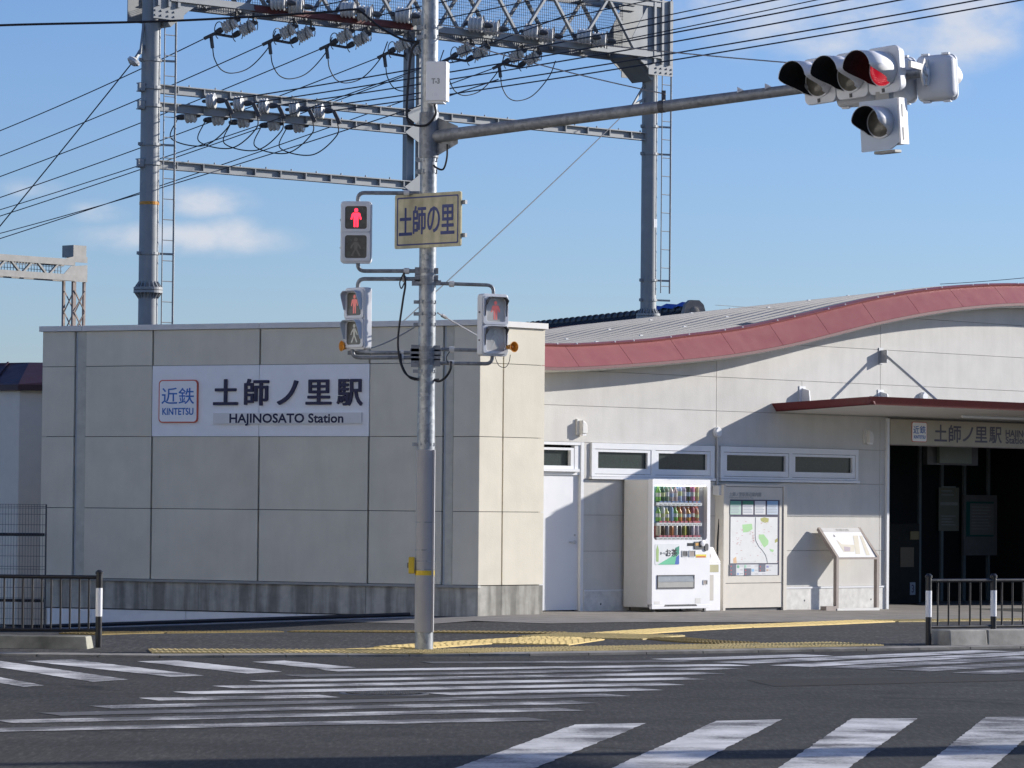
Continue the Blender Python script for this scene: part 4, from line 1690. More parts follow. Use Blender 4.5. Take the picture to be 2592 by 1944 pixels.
for a, b in (((290, 1292), (580, 1292)), ((580, 1292), (580, 1275))):
    pa, pb = mc(*a, YP), mc(*b, YP)
    ln.beam((pa[0], YP - .0026, pa[1]), (pb[0], YP - .0026, pb[1]), .0008, .005, (0, 1, 0))
ln.build('map_railway', colour('map_grey', (.32, .32, .33)), mapo)
ln = MB()
rr = random.Random(11)
for (x0, y0, x1, y1, k) in ((210, 590, 930, 1290, 46), (490, 800, 560, 960, 16), (260, 900, 320, 1030, 7)):
    for _ in range(k):
        x, y = rr.uniform(x0, x1), rr.uniform(y0, y1)
        a, b = mc(x, y + 5, YP), mc(x + rr.uniform(8, 30), y - 3, YP)
        ln.box(a[0], b[0], YP - .0027, YP - .0021, a[1], b[1])
stuff(ln.build('map_place_names', colour('map_pink_ink', (.52, .33, .33)), mapo))
lg_ = sheet('legend_sheet', colour('legend_white', (.62, .63, .64)), 170, 1330, 945, 1512)
for (x0, y0, x1, y1) in ((170, 1330, 275, 1512), (403, 1395, 515, 1512), (638, 1332, 748, 1452)):
    sheet('legend_block', colour('legend_slate', (.10, .11, .16)), x0, y0, x1, y1, lg_, .0021)
ln = MB()
for (x, y) in ((185, 1360), (185, 1425), (185, 1485), (420, 1425), (420, 1485), (655, 1365), (655, 1425)):
    a, b = mc(x, y + 12, YP), mc(x + 16, y - 8, YP)
    ln.box(a[0], b[0], YP - .0048, YP - .0042, a[1], b[1])
stuff(ln.build('legend_symbols', colour('legend_red', (.50, .07, .06)), lg_))
for (x, y, w_, h_, nm, cc) in ((290, 1345, 35, 45, 'legend_green', (.15, .42, .25)), (525, 1405, 40, 42, 'legend_sky', (.25, .48, .70)), (765, 1350, 35, 35, 'legend_violet', (.25, .25, .50)),
                               (290, 1470, 30, 30, 'legend_blue', (.25, .35, .60)), (765, 1410, 30, 30, 'legend_tan', (.55, .38, .28)), (410, 1340, 30, 45, 'legend_mint', (.3, .55, .4))):
    sheet('legend_symbol', colour(nm, cc), x, y, x + w_, y + h_, lg_, .0021)
ln = MB()
for (x, y, w_) in ((335, 1352, 60), (335, 1415, 45), (335, 1475, 50), (450, 1352, 60), (575, 1352, 55), (575, 1420, 50), (575, 1480, 55), (690, 1480, 60), (805, 1352, 60), (805, 1420, 30)):
    a, b = mc(x, y + 10, YP), mc(x + w_, y, YP)
    ln.box(a[0], b[0], YP - .0028, YP - .0021, a[1], b[1])
stuff(ln.build('legend_text', colour('ink_soft2', (.36, .36, .38)), lg_))

# ------------------------------------------------------------------ slanted information stand
ist = fthing('information_stand', 'slanted white information panel on brown steel legs by the entrance', 'information stand', FS, 0, 0, 0)
f0 = -.45
u0, zb = FS.loc(2122, 1410.4, f0)
u1, _ = FS.loc(2218.4, 1411, f0)
_, zt = FS.loc(2079, 1336.6, f0 + .36)
gzi = gz(*FS.w(6.4, -.45, 0).xy[:]) + .006
for (a, b) in ((u0 - .055, u0), (u1, u1 + .055)):
    m = MB()
    pl = [(f0 - .012, gzi), (f0 + .05, gzi), (f0 + .05, zb - .02), (f0 + .395, zt - .03), (f0 + .37, zt + .012), (f0 - .012, zb + .01)]
    m.plate([(a, y, z) for y, z in pl], b - a, (1, 0, 0))
    m.build('leg', 'brown_steel', ist)
m = MB()
m.add([(u0, f0, zb), (u1, f0, zb), (u1, f0 + .36, zt), (u0, f0 + .36, zt), (u0, f0 + .02, zb - .02), (u1, f0 + .02, zb - .02), (u1, f0 + .38, zt - .02), (u0, f0 + .38, zt - .02)],
      [(0, 1, 2, 3), (7, 6, 5, 4), (0, 4, 5, 1), (1, 5, 6, 2), (2, 6, 7, 3), (3, 7, 4, 0)])
face = m.build('panel', 'white', ist)
box('front_trim', 'brown_steel', ist, u0, u1, f0 - .012, f0 - .0005, zb - .035, zb - .003)
box('foot_bar', 'offwhite', ist, u0 - .05, u1 + .05, f0 - .03, f0 + .10, gzi - .01, gzi + .035)
box('ballast_weight', 'brown_steel', ist, u0 - .30, u0 - .06, f0 - .02, f0 + .10, gzi - .005, gzi + .07)


def on_panel(s, t, lift=.002):
    """s across 0..1, t up 0..1 on the slanted face."""
    nrm = Vector((0, -(zt - zb), .36)).normalized()
    return Vector((u0 + (u1 - u0) * s, f0 + .36 * t, zb + (zt - zb) * t)) + nrm * lift


def panel_poly(name, mat, pts, lift=.002):
    m_ = MB()
    m_.quad(*[on_panel(s, t, lift) for s, t in pts])
    return m_.build(name, mat, face)


panel_poly('heading_band', colour('heading_grey', (.52, .51, .50)), [(0.005, .865), (.995, .865), (.995, .995), (.005, .995)])
vs_, fs, (ax, bx, ay, by) = glyphs('駅構内図', .02)
m = MB()
m.add([on_panel(.36 + .34 * (x - ax) / (bx - ax), .89 + .08 * (y - ay) / (by - ay), .003) for x, y in vs_], fs)
build_text(m, 'lettering', 'grey_panel', face)
panel_poly('hall_plan', colour('plan_buff', (.62, .58, .48)), [(.22, .18), (.50, .18), (.62, .42), (.30, .44), (.22, .60)])
panel_poly('hall_plan_rooms', colour('plan_mauve', (.42, .36, .40)), [(.25, .20), (.40, .20), (.47, .34), (.31, .36)], .003)
panel_poly('platform_plan', MAT['c_plan_buff'], [(.50, .10), (.62, .10), (.86, .74), (.73, .74)])
panel_poly('platform_plan', MAT['c_plan_buff'], [(.76, .06), (.86, .06), (.97, .74), (.90, .74)])
panel_poly('north_arrow', 'dark', [(.20, .70), (.25, .70), (.235, .78)])


# ------------------------------------------------------------------ guard fences
def guard_fence(name, label, fr, length, sgn_, posts, first, step, base_z, top, low, kerb_h, end_gap):
    """Black pipe fence on a concrete kerb; x runs from the free end."""
    t = thing(name, label, 'fence', fr.w(0, 0, 0), fr.a)
    for x in posts:
        m_ = MB()
        m_.lathe((x, 0, base_z), (0, 0, 1), [(.033, 0), (.033, top + .03 - base_z), (.040, top + .032 - base_z), (.040, top + .055 - base_z), (.018, top + .075 - base_z)], 14)
        po_ = m_.build('post', 'black', t, True)
        m_ = MB()
        m_.lathe((x, 0, top - .40), (0, 0, 1), [(.0345, 0), (.0345, .29)], 14)
        m_.build('reflective_band', 'white', po_, True)
    x_end = sgn_ * length
    MB().cyl((0, 0, top), (x_end, 0, top), .021, n=10).build('top_rail', 'black', t, True)
    MB().cyl((0, 0, low), (x_end, 0, low), .017, n=8).build('bottom_rail', 'black', t, True)
    x = first
    while abs(x) < length:
        if min(abs(x - p_) for p_ in posts) > .05:
            MB().cyl((x, 0, low), (x, 0, top), .0105, n=8).build('baluster', 'black', t, True)
        x += step
    return t


pL = gnd(249, 1645)
FLF = Frame(pL.x, pL.y, -4)
guard_fence('guard_fence', 'black pipe fence on a mossy kerb in front of the mesh fence', FLF, 8, -1, [0, -2.0, -4.0, -6], -.105, -.0975, 0.0, .742, .20, .15, 0)
kb = fthing('kerb_block', 'mossy concrete kerb block under the black fence beside the mesh fence', 'kerb block', FLF)
m = MB()
m.add([(-.02, -.48, -.02), (-.02, -.10, -.02), (-.05, -.13, .15), (-.05, -.44, .15), (-1.0, -.48, -.02), (-1.0, -.10, -.02), (-1.0, -.13, .15), (-1.0, -.44, .15)],
      [(0, 1, 2, 3), (4, 7, 6, 5), (0, 3, 7, 4), (1, 5, 6, 2), (3, 2, 6, 7)])
m.build('concrete_segment', 'kerb_moss', kb, bevel=.012)
for k in range(6):
    x1 = -1.008 - k
    m = MB()
    m.add([(x1, -.48, -.02), (x1, -.10, -.02), (x1, -.13, .15), (x1, -.44, .15), (x1 - .992, -.48, -.02), (x1 - .992, -.10, -.02), (x1 - .992, -.13, .15), (x1 - .992, -.44, .15)],
          [(0, 1, 2, 3), (4, 7, 6, 5), (0, 3, 7, 4), (1, 5, 6, 2), (3, 2, 6, 7)])
    m.build('concrete_segment', 'kerb_moss', kb, bevel=.012)

pR = gnd(2350, 1638)
FRF = Frame(pR.x, pR.y, 33)
x2 = FRF.loc(2515, 1500, 0)[0]
xb = [FRF.loc(px, 1540, 0)[0] for px in (2373.7, 2401)]
guard_fence('guard_fence', 'black pipe fence with white bands in front of the station entrance', FRF, 7, 1, [0, x2, x2 * 2, x2 * 3], xb[0], xb[1] - xb[0], .0, .73, .22, .18, 0)
kb = fthing('kerb_block', 'pale concrete kerb block under the fence in front of the station entrance', 'kerb block', FRF)
xk = .10
for k in range(11):
    L_ = FRF.loc(2494, 1620, -.2)[0] - .10 if k == 0 else .62
    m = MB()
    m.add([(xk, -.26, -.02), (xk, .14, -.02), (xk + .01, .12, .19), (xk + .01, -.23, .19), (xk + L_ - .008, -.26, -.02), (xk + L_ - .008, .14, -.02), (xk + L_ - .008, .12, .19), (xk + L_ - .008, -.23, .19)],
          [(0, 1, 2, 3), (4, 7, 6, 5), (0, 3, 7, 4), (1, 5, 6, 2), (3, 2, 6, 7)])
    m.build('concrete_segment', 'kerb_block', kb, bevel=.012)
    xk += L_

# ------------------------------------------------------------------ wire mesh fence and small building at the edge
FM = Frame(atY(113, 1500, 51.5).x, 51.5, -6)
mf = fthing('mesh_fence', 'dark wire mesh fence panel beside the cream building', 'fence', FM)
ztop, zbot = FM.loc(60, 1276)[1], FM.loc(60, 1592)[1]
m = MB()
for k in range(64):
    x = -.04 - k * .0405
    m.box(x - .002, x + .002, -.002, .002, zbot, ztop)
for z in [ztop - .005, ztop - .03, ztop - .055] + [ztop - .14 - .145 * k for k in range(11)] + [ztop - .90]:
    m.box(-2.66, 0, -.0045, -.0021, z - .003, z + .003)
stuff(m.build('wire_mesh', 'dark', mf))
for py in (1353, 1520):
    z = FM.loc(60, py)[1]
    MB().cyl((-2.7, .03, z), (-.02, .03, z), .022, n=8).build('rail', 'black', mf, True)
for x in (0, -2.66):
    MB().cyl((x, .03, zbot - .2), (x, .03, ztop), .02 if x else .012, n=8).build('post', 'dark', mf, True)
m = MB()
m.tube(curve_pts([(-2.6, .2, zbot + .06), (-1.6, .18, zbot + .1), (-.8, .2, zbot + .05), (-.1, .2, zbot + .04)]), .012)
m.build('cable_on_ground', 'rubber', mf, True)

A = atY(50, 985, 57)
gb = thing('small_building', 'small pale building with brown hipped roof behind the mesh fence', 'building', (A.x, A.y, 0), 0)
r1, r2 = Vector((math.cos(R(8)), math.sin(R(8)), 0)), Vector((-math.cos(R(38)), math.sin(R(38)), 0))
zE = A.z
P0, P1, P3 = Vector((0, 0, 0)), r1 * 4.2, r2 * 5
P2b = P1 + r2 * 5
m = MB()
m.add([(p_.x, p_.y, -1) for p_ in (P0, P1, P2b, P3)] + [(p_.x, p_.y, zE) for p_ in (P0, P1, P2b, P3)],
      [(0, 1, 5, 4), (1, 2, 6, 5), (2, 3, 7, 6), (3, 0, 4, 7)])
m.build('wall', 'cream_wall', gb)
out = -(r1 + r2).normalized()
cen = (P0 + P1 + P2b + P3) / 4
E4 = [p_ + (p_ - cen).normalized() * .12 for p_ in (P0, P1, P2b, P3)]
I4 = [p_ + (cen - p_).normalized() * .75 for p_ in (P0, P1, P2b, P3)]
m = MB()
m.add([(p_.x, p_.y, zE - .02) for p_ in E4] + [(p_.x, p_.y, zE + .07) for p_ in E4] + [(p_.x, p_.y, zE + .44) for p_ in I4],
      [(3, 2, 1, 0), (0, 1, 5, 4), (1, 2, 6, 5), (2, 3, 7, 6), (3, 0, 4, 7), (4, 5, 9, 8), (5, 6, 10, 9), (6, 7, 11, 10), (7, 4, 8, 11), (8, 9, 10, 11)])
rf_ = m.build('roof', 'purple_roof', gb)
m = MB()
V = [Vector(v.co) for v in rf_.data.vertices]
for (a, b, c, d) in ((4, 5, 9, 8), (7, 4, 8, 11)):
    for k in range(1, 9):
        s = k / 9
        MB().beam(V[a].lerp(V[b], s) + Vector((0, 0, .008)), V[d].lerp(V[c], s) + Vector((0, 0, .008)), .03, .02).build('roof_rib', 'purple_roof', rf_)

# ------------------------------------------------------------------ tiled house roof behind the station
q0, q1 = atY(1380, 822, 90), atY(1752, 783, 82.5)
hs_ = thing('tiled_house', 'dark tiled house roof with pale ridge-end tile behind the station', 'house', (q1.x, q1.y, 0), 0)
a, b = q0 - Vector((q1.x, q1.y, 0)), q1 - Vector((q1.x, q1.y, 0))
d = (b - a)
L_ = d.length
d.normalize()
a2 = a - d * 3
nl = Vector((d.y, -d.x, 0))                 # towards the camera's left
nl = nl if nl.x < 0 else -nl
m = MB()
m.add([a2, b, b + nl * 4 - Vector((0, 0, 2.0)), a2 + nl * 4 - Vector((0, 0, 2.0)), b - nl * 4 - Vector((0, 0, 2.0)), a2 - nl * 4 - Vector((0, 0, 2.0))], [(0, 1, 2, 3), (1, 0, 5, 4)])
m.build('roof_slope', 'tile_roof', hs_)
m = MB()
m.add([b + nl * 3.6 - Vector((0, 0, 1.95)), b - nl * 3.6 - Vector((0, 0, 1.95)), b - Vector((0, 0, .2)),
       ] + [Vector((v.x, v.y, -.5)) for v in (b + nl * 3.6, b - nl * 3.6)], [(0, 2, 1), (3, 0, 1, 4)])
m.v = [tuple(Vector(v) - d * .5) for v in m.v]
m.build('gable_wall', 'offwhite', hs_)
seg = .34
k = 0
tm_ = None
while k * seg < L_ + 2.6:
    c0 = b - d * (.35 + k * seg)
    m = MB()
    m.lathe(c0, -d, [(.10, 0), (.12, .02), (.12, .08), (.092, .1), (.092, seg - .01)], 12)
    m.build('ridge_tile', 'tile_roof', hs_, True)
    k += 1
m = MB()
m.beam(a2 - Vector((0, 0, .16)), b - d * .3 - Vector((0, 0, .16)), .26, .22)
m.build('ridge_course', 'tile_roof', hs_)
tj = 0
while tj * .30 < L_ + 2:
    c0 = b - d * (.4 + tj * .30) + nl * .12 - Vector((0, 0, .06))
    MB().cyl(c0, c0 + nl * 2.2 - Vector((0, 0, 1.1)), .065, n=8).build('roof_tile_row', 'tile_roof', hs_, True)
    tj += 1
# ridge-end tile with crest
m = MB()
up, rt_ = Vector((0, 0, 1)), nl
prof = [(-.26, -.40), (.26, -.40), (.28, -.1), (.22, .10), (.11, .20), (-.11, .20), (-.22, .10), (-.28, -.1)]
m.plate([b + rt_ * x + up * z for x, z in prof], .14, d)
on = m.build('ridge_end_tile', 'oni', hs_)
m = MB()
m.lathe(b + d * .14 - up * .05, d, [(.10, 0), (.10, .02), (.06, .03)], 18)
m.build('crest', 'oni', on, True)
m = MB()
pts_ = []
for k in range(8):
    s = k / 7
    c0 = b - d * (.25 + 1.9 * s)
    z = .15 + .025 * math.sin(k * 2.1)
    pts_.append(c0 + up * z)
for w_ in (-.10, .10):
    m.v += [tuple(p_ + rt_ * w_ - up * (.08 if w_ else 0)) for p_ in pts_]
m.v += [tuple(p_ + up * .02) for p_ in pts_]
for k in range(7):
    m.f += [(k, k + 1, 16 + k + 1, 16 + k), (8 + k, 16 + k, 16 + k + 1, 8 + k + 1)]
m.build('blue_tarpaulin', 'blue_sheet', hs_)

# ------------------------------------------------------------------ signal pole
SP = gnd(1073, 1653)
PY = SP.y
sp_ = thing('signal_pole', 'tall galvanised signal pole with long side arm in front of the station', 'signal pole', (SP.x, SP.y, 0), 0)
_b = gnd(1073, 1653)


def sp(px, py, dy=0.0):
    """Pixel to pole coordinates on the pole's own depth."""
    p_ = atY(px, py, PY + dy)
    return Vector((p_.x - SP.x, dy, p_.z))


zs = sp(1073, 1139).z
m = MB()
m.lathe((0, 0, -.1), (0, 0, 1), [(.093, 0), (.093, .1 + zs), (.0885, zs + .6), (.086, 7.6)], 28)
m.build('shaft', 'galv', sp_, True)
m = MB()
z0 = sp(1073, 1600).z
m.lathe((0, 0, z0), (0, 0, 1), [(.0945, 0), (.0985, .004), (.0985, zs - z0), (.0945, zs - z0 + .004)], 28)
m.build('anti_bill_sleeve', 'pole_grey', sp_, True)
m = MB()
m.beam((.082, -.062, z0), (.082, -.062, zs), .022, .02)
m.build('sleeve_seam', 'pole_grey', sp_)


def band(py, r=.100, h=.022, mat='galv', bolts=True):
    z = sp(1080, py).z
    m_ = MB()
    m_.lathe((0, 0, z - h / 2), (0, 0, 1), [(r - .012, 0), (r, .001), (r, h - .001), (r - .012, h)], 24)
    if bolts:
        m_.box(-r - .045, -r + .005, -.03, .0, z - h * .8, z + h * .8)
        for k in range(5):
            t = R(-90 + (k - 2) * 32)
            m_.box(math.cos(t) * r - .006, math.cos(t) * r + .006, math.sin(t) * r - .006, math.sin(t) * r + .006, z - h * .75, z + h * .75)
    return m_.build('steel_band', mat, sp_)


for py in (1322, 1392, 1420, 1441):
    band(py, .101, .014, 'galv', False)
for py in (1125, 940, 795, 822, 765):
    band(py, .094)
for py in (70, 95, 405, 435):
    band(py, .092, .03)
band(1450, .1005, .05, 'yellow', False)
# cable entry glands
for (px, py, s) in ((1062, 960, -1), (1105, 962, 1)):
    z = sp(px, py).z
    MB().cyl((s * .08, -.03, z), (s * .13, -.035, z), .016, n=10).build('cable_gland', 'dark', sp_, True)
# the long arm
AD = Vector((math.cos(R(30)), -math.sin(R(30)), 0))
zr = sp(1110, 347).z
tgt = ray(2340, 183)
t_arm = None
# end of the arm: where its vertical plane meets the sight line
t0 = (tgt.y * 0 + tgt.x * 0)
den = AD.x * tgt.y - AD.y * tgt.x
k_ = (SP.x * tgt.y - SP.y * tgt.x) / den
k_ = -k_
AE = Vector((AD.x * k_, AD.y * k_, 0))
dist_ = (SP.x + AE.x) / tgt.x
AE.z = CAM_H + tgt.z * dist_
A0 = Vector((AD.x * .05, AD.y * .05, zr))
m = MB()
m.lathe(A0, AE - A0, [(.063, 0), (.060, (AE - A0).length * .45), (.047, (AE - A0).length)], 20)
m.build('arm', 'galv_dull', sp_, True)
m = MB()
m.lathe((0, 0, zr - .22), (0, 0, 1), [(.097, 0), (.100, .01), (.100, .46), (.097, .47)], 24)
m.plate([(.08, -.02, zr + .20), (.30, -.14, zr + .10), (.30, -.14, zr + .06), (.08, -.02, zr + .06)], .012, (0, -1, 0))
m.plate([(.08, -.02, zr - .20), (.30, -.14, zr - .08), (.30, -.14, zr - .04), (.08, -.02, zr - .04)], .012, (0, -1, 0))
m.build('arm_collar', 'galv_dull', sp_)


def arm_at(px):
    """Point on the arm seen at image column px."""
    lo, hi = 0.0, 1.0
    for _ in range(40):
        mid_ = (lo + hi) / 2
        p_ = A0.lerp(AE, mid_) + Vector((SP.x, SP.y, 0))
        x_ = 1296 + CAM_F * p_.x / p_.y
        lo, hi = (mid_, hi) if x_ < px else (lo, mid_)
    return A0.lerp(AE, lo)


c = arm_at(1672)
m = MB()
m.lathe(c - AD * .03, AE - A0, [(.064, 0), (.064, .06)], 16)
m.box(c.x - .012, c.x + .03, c.y - .01, c.y + .01, c.z + .05, c.z + .16)
m.build('stay_clamp', 'dark', sp_)
for px in (1868, 1938):
    c = arm_at(px)
    m = MB()
    m.plate([c + Vector((-.03, -.05, .03)), c + Vector((.03, -.05, .055)), c + Vector((-.03, -.05, .085))], .03, (0, -1, 0))
    m.build('cable_hook', 'alu', sp_)
# stays
for (p, q) in ((sp(1118, 93), arm_at(1680) + Vector((0, 0, .12))), (sp(1112, 62), arm_at(2050) + Vector((0, 0, .22)))):
    MB().tube(sag(p, q, .03, 10), .007, 6).build('stay_wire', 'steelwire', sp_, True)
m = MB()
m.tube(curve_pts([sp(1100, 265, -.12), sp(1102, 290, -.14), sp(1080, 316, -.12), sp(1046, 315, -.08), sp(1030, 292, -.05), sp(1034, 200, -.03), sp(1042, 130, -.03), sp(1060, 105, -.05)]), .013)
m.build('cable', 'rubber', sp_, True)
m = MB()
m.tube(curve_pts([sp(1132, 365, -.12), sp(1131, 400, -.12), sp(1122, 428, -.12), sp(1105, 425, -.10), sp(1098, 418, -.08)]), .011)
m.build('cable', 'rubber', sp_, True)
m = MB()
m.tube(curve_pts([sp(1022, 690, -.06), sp(1026, 720, -.06), sp(1020, 760, -.07), sp(1008, 850, -.08), sp(1010, 900, -.08), sp(1020, 935, -.09), sp(1034, 952, -.08), sp(1058, 960, -.03)]), .012)
m.tube(curve_pts([sp(1014, 895, -.05), sp(1018, 925, -.06), sp(1036, 955, -.06), sp(1060, 962, -.03)]), .010)
m.tube(curve_pts([sp(1022, 690, -.06), sp(1012, 715, -.07), sp(1016, 730, -.07), sp(1024, 715, -.06)]), .007)
m.build('signal_cable', 'rubber', sp_, True)
m = MB()
m.tube(curve_pts([sp(1142, 915, -.06), sp(1140, 935, -.08), sp(1128, 955, -.08), sp(1112, 965, -.06), sp(1100, 962, -.03)]), .013)
m.tube(curve_pts([sp(1138, 890, -.06), sp(1130, 905, -.07), sp(1134, 920, -.08)]), .005)
m.build('signal_cable', 'rubber', sp_, True)
# guy wires from the bands to the buildings behind
ww = FB.w(-2.9, 0, 0)
g0, g1 = sp(1058, 822), sp(905, 888, 13.9)
MB().tube(sag(g0, Vector((g1.x, g1.y, g1.z)), .05, 8), .008, 6).build('guy_wire', 'steelwire', sp_, True)
g0, g1 = sp(1108, 792), sp(1262, 880, 13.0)
m = MB()
m.tube([g0, g0.lerp(g1, .08), g1], .008, 6)
m.lathe(g0.lerp(g1, .05), g1 - g0, [(.012, 0), (.02, .1), (.02, .7), (.012, .8)], 8)
m.build('guy_wire', 'steelwire', sp_, True)

# push button box
pb = thing('push_button_box', 'yellow push-button box low on the signal pole', 'push button', (SP.x - .115, SP.y, sp(1044, 1431).z), 0)
box('case', 'yellow', pb, -.05, .012, -.06, .06, -.085, .085, .008)
MB().lathe((-.051, 0, 0), (-1, 0, 0), [(.03, 0), (.025, .012)], 14).build('button', 'dark', pb, True)

# control box
p = sp(1110, 214)
cb = thing('control_box', 'white control box marked T-3 high on the signal pole', 'control box', (SP.x + p.x + .01, SP.y - .10, 0), R(-10))
z0, z1 = sp(1110, 262).z, sp(1110, 163).z
box('case', 'white', cb, -.105, .105, -.17, 0, z0, z1, .006)
box('base_plate', 'alu', cb, -.085, .075, -.15, -.01, z0 - .022, z0 - .0005)
t_ = MB()
zc = sp(1110, 212.6).z
text(t_, 'T-3', -.045, .035, zc - .027, zc + .027, -.1715, .06)
build_text(t_, 'lettering', 'grey_panel', cb)
t_ = MB()
text(t_, 'LSE', -.04, .012, z0 + .05, z0 + .075, -.1715, .0)
build_text(t_, 'faint_lettering', 'alu', cb)
for z in (z0 + .10, z1 - .10):
    box('hinge', 'dark', cb, -.112, -.1055, -.10, -.06, z - .025, z + .025)

# place-name sign
ps = thing('place_name_sign', 'faded cream place-name sign with four blue characters on the signal pole', 'sign', (SP.x, SP.y - .13, 0), R(-40))
zt1, zb1 = sp(1073, 492).z, sp(1073, 629).z
SWL, SWR = -.435, .46
sx = lambda f: SWL + (SWR - SWL) * f
pn = MB().prism(rrect(SWL, SWR, zb1, zt1, .02), -.02, .0).build('panel', 'cream', ps)
m = MB()
frame_ring(m, rrect(SWL + .03, SWR - .03, zb1 + .03, zt1 - .03, .015), rrect(SWL + .045, SWR - .045, zb1 + .045, zt1 - .045, .012), -.0215, -.0202)
m.build('blue_border', 'navy_print', pn)
t_ = MB()
hh = zt1 - zb1
for ch, f0_, f1_, v0, v1 in (('土', .07, .265, .245, .745), ('師', .285, .475, .255, .77), ('の', .50, .685, .275, .745), ('里', .705, .905, .235, .765)):
    text(t_, ch, sx(f0_), sx(f1_), zb1 + hh * v0, zb1 + hh * v1, -.0215, .018)
build_text(t_, 'lettering', 'navy_print', pn)
m = MB()
for z in (zb1 + .11, zt1 - .11):
    m.box(SWL + .1, SWR + .04, .001, .035, z - .02, z + .02)
    m.box(-.06, .06, .035, .10, z - .03, z + .03)
m.build('mounting_rail', 'galv_dull', ps)


# ------------------------------------------------------------------ pedestrian signals
def man(mb, cx, cz, h, y, walk=False):
    """Pictogram figure, flat."""
    k = h / 10.0
    n = 14
    hd_ = [(cx + 1.0 * k * math.cos(2 * math.pi * i / n), cz + 4.0 * k + 1.05 * k * math.sin(2 * math.pi * i / n)) for i in range(n)]
    polys = [hd_]
    if not walk:
        polys += [[(-1.5, 2.7), (1.5, 2.7), (1.2, -1.2), (-1.2, -1.2)], [(1.5, 2.7), (2.1, 2.3), (2.9, -.7), (2.2, -1.0), (1.4, 1.0)], [(-1.5, 2.7), (-1.4, 1.0), (-2.2, -1.0), (-2.9, -.7), (-2.1, 2.3)],
                  [(.12, -1.2), (1.2, -1.2), (1.15, -4.8), (.25, -4.8)], [(-.12, -1.2), (-.25, -4.8), (-1.15, -4.8), (-1.2, -1.2)]]
    else:
        polys += [[(-.9, 2.7), (1.0, 2.7), (.8, -1.2), (-.8, -1.2)], [(.9, 2.7), (2.5, .2), (2.9, -.9), (2.2, -1.0), (1.6, .2), (.6, 1.6)], [(-.9, 2.7), (-.6, 1.6), (-1.8, .4), (-2.3, -.8), (-3.0, -.6), (-2.4, .9)],
                  [(-.2, -1.2), (.8, -1.2), (2.6, -4.5), (1.7, -4.8)], [(.1, -1.2), (-1.6, -4.8), (-2.6, -4.6), (-.8, -1.2)]]
    for j, pl in enumerate(polys):
        pp = pl if j == 0 else [(cx + a * k, cz + b * k) for a, b in pl]
        mb.add([(a, y, b) for a, b in pp], [tuple(range(len(pp)))])


RED_ON = emit('red_man_bright', (1.0, .02, .05), 2.6, (.3, .02, .03))
RED_DIM = emit('red_man_sunwashed', (1.0, .20, .18), .16, (.55, .20, .18))  # pinkish base: the sun's washing-out of the red is put into the colour
MAT['led_red'] = RED_ON
BW, BH, BD = .318, .636, .105


def ped_signal(label, pos, rz, lit, visor, lens, side, flank=.8):
    t = thing('pedestrian_signal', label, 'pedestrian signal', pos, R(rz))
    MB().prism(rrect(-BW / 2, BW / 2, 0, BH, .035), .012, BD).build('housing', 'sig', t, bevel=.006)
    for k, cz_ in enumerate((BH * .735, BH * .265)):
        m_ = MB()
        hw, hh_ = .112, .117
        frame_ring(m_, rrect(-BW / 2 + .008, BW / 2 - .008, cz_ - BH * .232, cz_ + BH * .232, .03), rrect(-hw, hw, cz_ - hh_, cz_ + hh_, .025), -.006, .0115)
        bez = m_.build('lamp_door', 'sig', t, bevel=.003)
        pl_ = MB().prism(rrect(-hw - .002, hw + .002, cz_ - hh_ - .002, cz_ + hh_ + .002, .025), .006, .0112).build('lens', lens, t)
        f_ = MB()
        man(f_, 0, cz_ - .003, .195, .0052, walk=(k == 1))
        build_text(f_, 'figure', lit if k == 0 else 'lens_clear' if lens == 'lens_dark' else colour('pale_figure', (.55, .56, .52)), pl_)
        if visor:
            v_ = MB()
            L_ = visor
            top_ = cz_ + hh_ + .012
            w_ = hw + .014
            prof_ = [(-w_, cz_ - .06, flank * .4 * L_), (-w_, cz_ + .05, flank * L_), (-w_ + .004, top_ - .03, L_), (-w_ + .035, top_, L_), (w_ - .035, top_, L_), (w_ - .004, top_ - .03, L_), (w_, cz_ + .05, flank * L_), (w_, cz_ - .06, flank * .4 * L_)]
            for q_ in range(len(prof_) - 1):
                a_, b_ = prof_[q_], prof_[q_ + 1]
                v_.add([(a_[0], -.006, a_[1]), (b_[0], -.006, b_[1]), (b_[0], -.006 - b_[2], b_[1]), (a_[0], -.006 - a_[2], a_[1])], [(0, 1, 2, 3)])
            vo = v_.build('visor', side, bez)
            s_ = vo.modifiers.new('thickness', 'SOLIDIFY')
            s_.thickness = .005
    for z in (BH * .25, BH * .7):
        MB().lathe((-BW / 2 + .002, .055, z), (-1, 0, 0), [(.008, 0), (.008, .012)], 8).build('latch', 'dark', t)
    return t


def wloc(px, py, dy=0.0):
    p_ = sp(px, py, dy)
    return Vector((SP.x + p_.x, SP.y + p_.y, p_.z))


def bracket(t, pts, rings, r=.021):
    """Pipe bracket in world points, parented to the signal."""
    inv = (Matrix.Translation(t.location) @ Matrix.Rotation(t.rotation_euler.z, 4, 'Z')).inverted()
    P = [inv @ p_ for p_ in pts]
    MB().tube(P, r, 10).build('bracket_pipe', 'galv_dull', t, True)
    for p_, q_ in rings:
        p_, q_ = inv @ p_, inv @ q_
        m_ = MB()
        m_.cyl(p_, q_, .032, n=14)
        m_.build('insulating_collar', 'porcelain', t, True)


def elbow(a, corner, b, r=.07):
    """Polyline a-corner-b with a rounded corner."""
    d1, d2 = (a - corner).normalized(), (b - corner).normalized()
    p_, q_ = corner + d1 * r, corner + d2 * r
    out_ = [a]
    for k in range(6):
        s = k / 5
        out_.append(p_.lerp(corner, s).lerp(corner.lerp(q_, s), s))
    out_.append(b)
    return out_


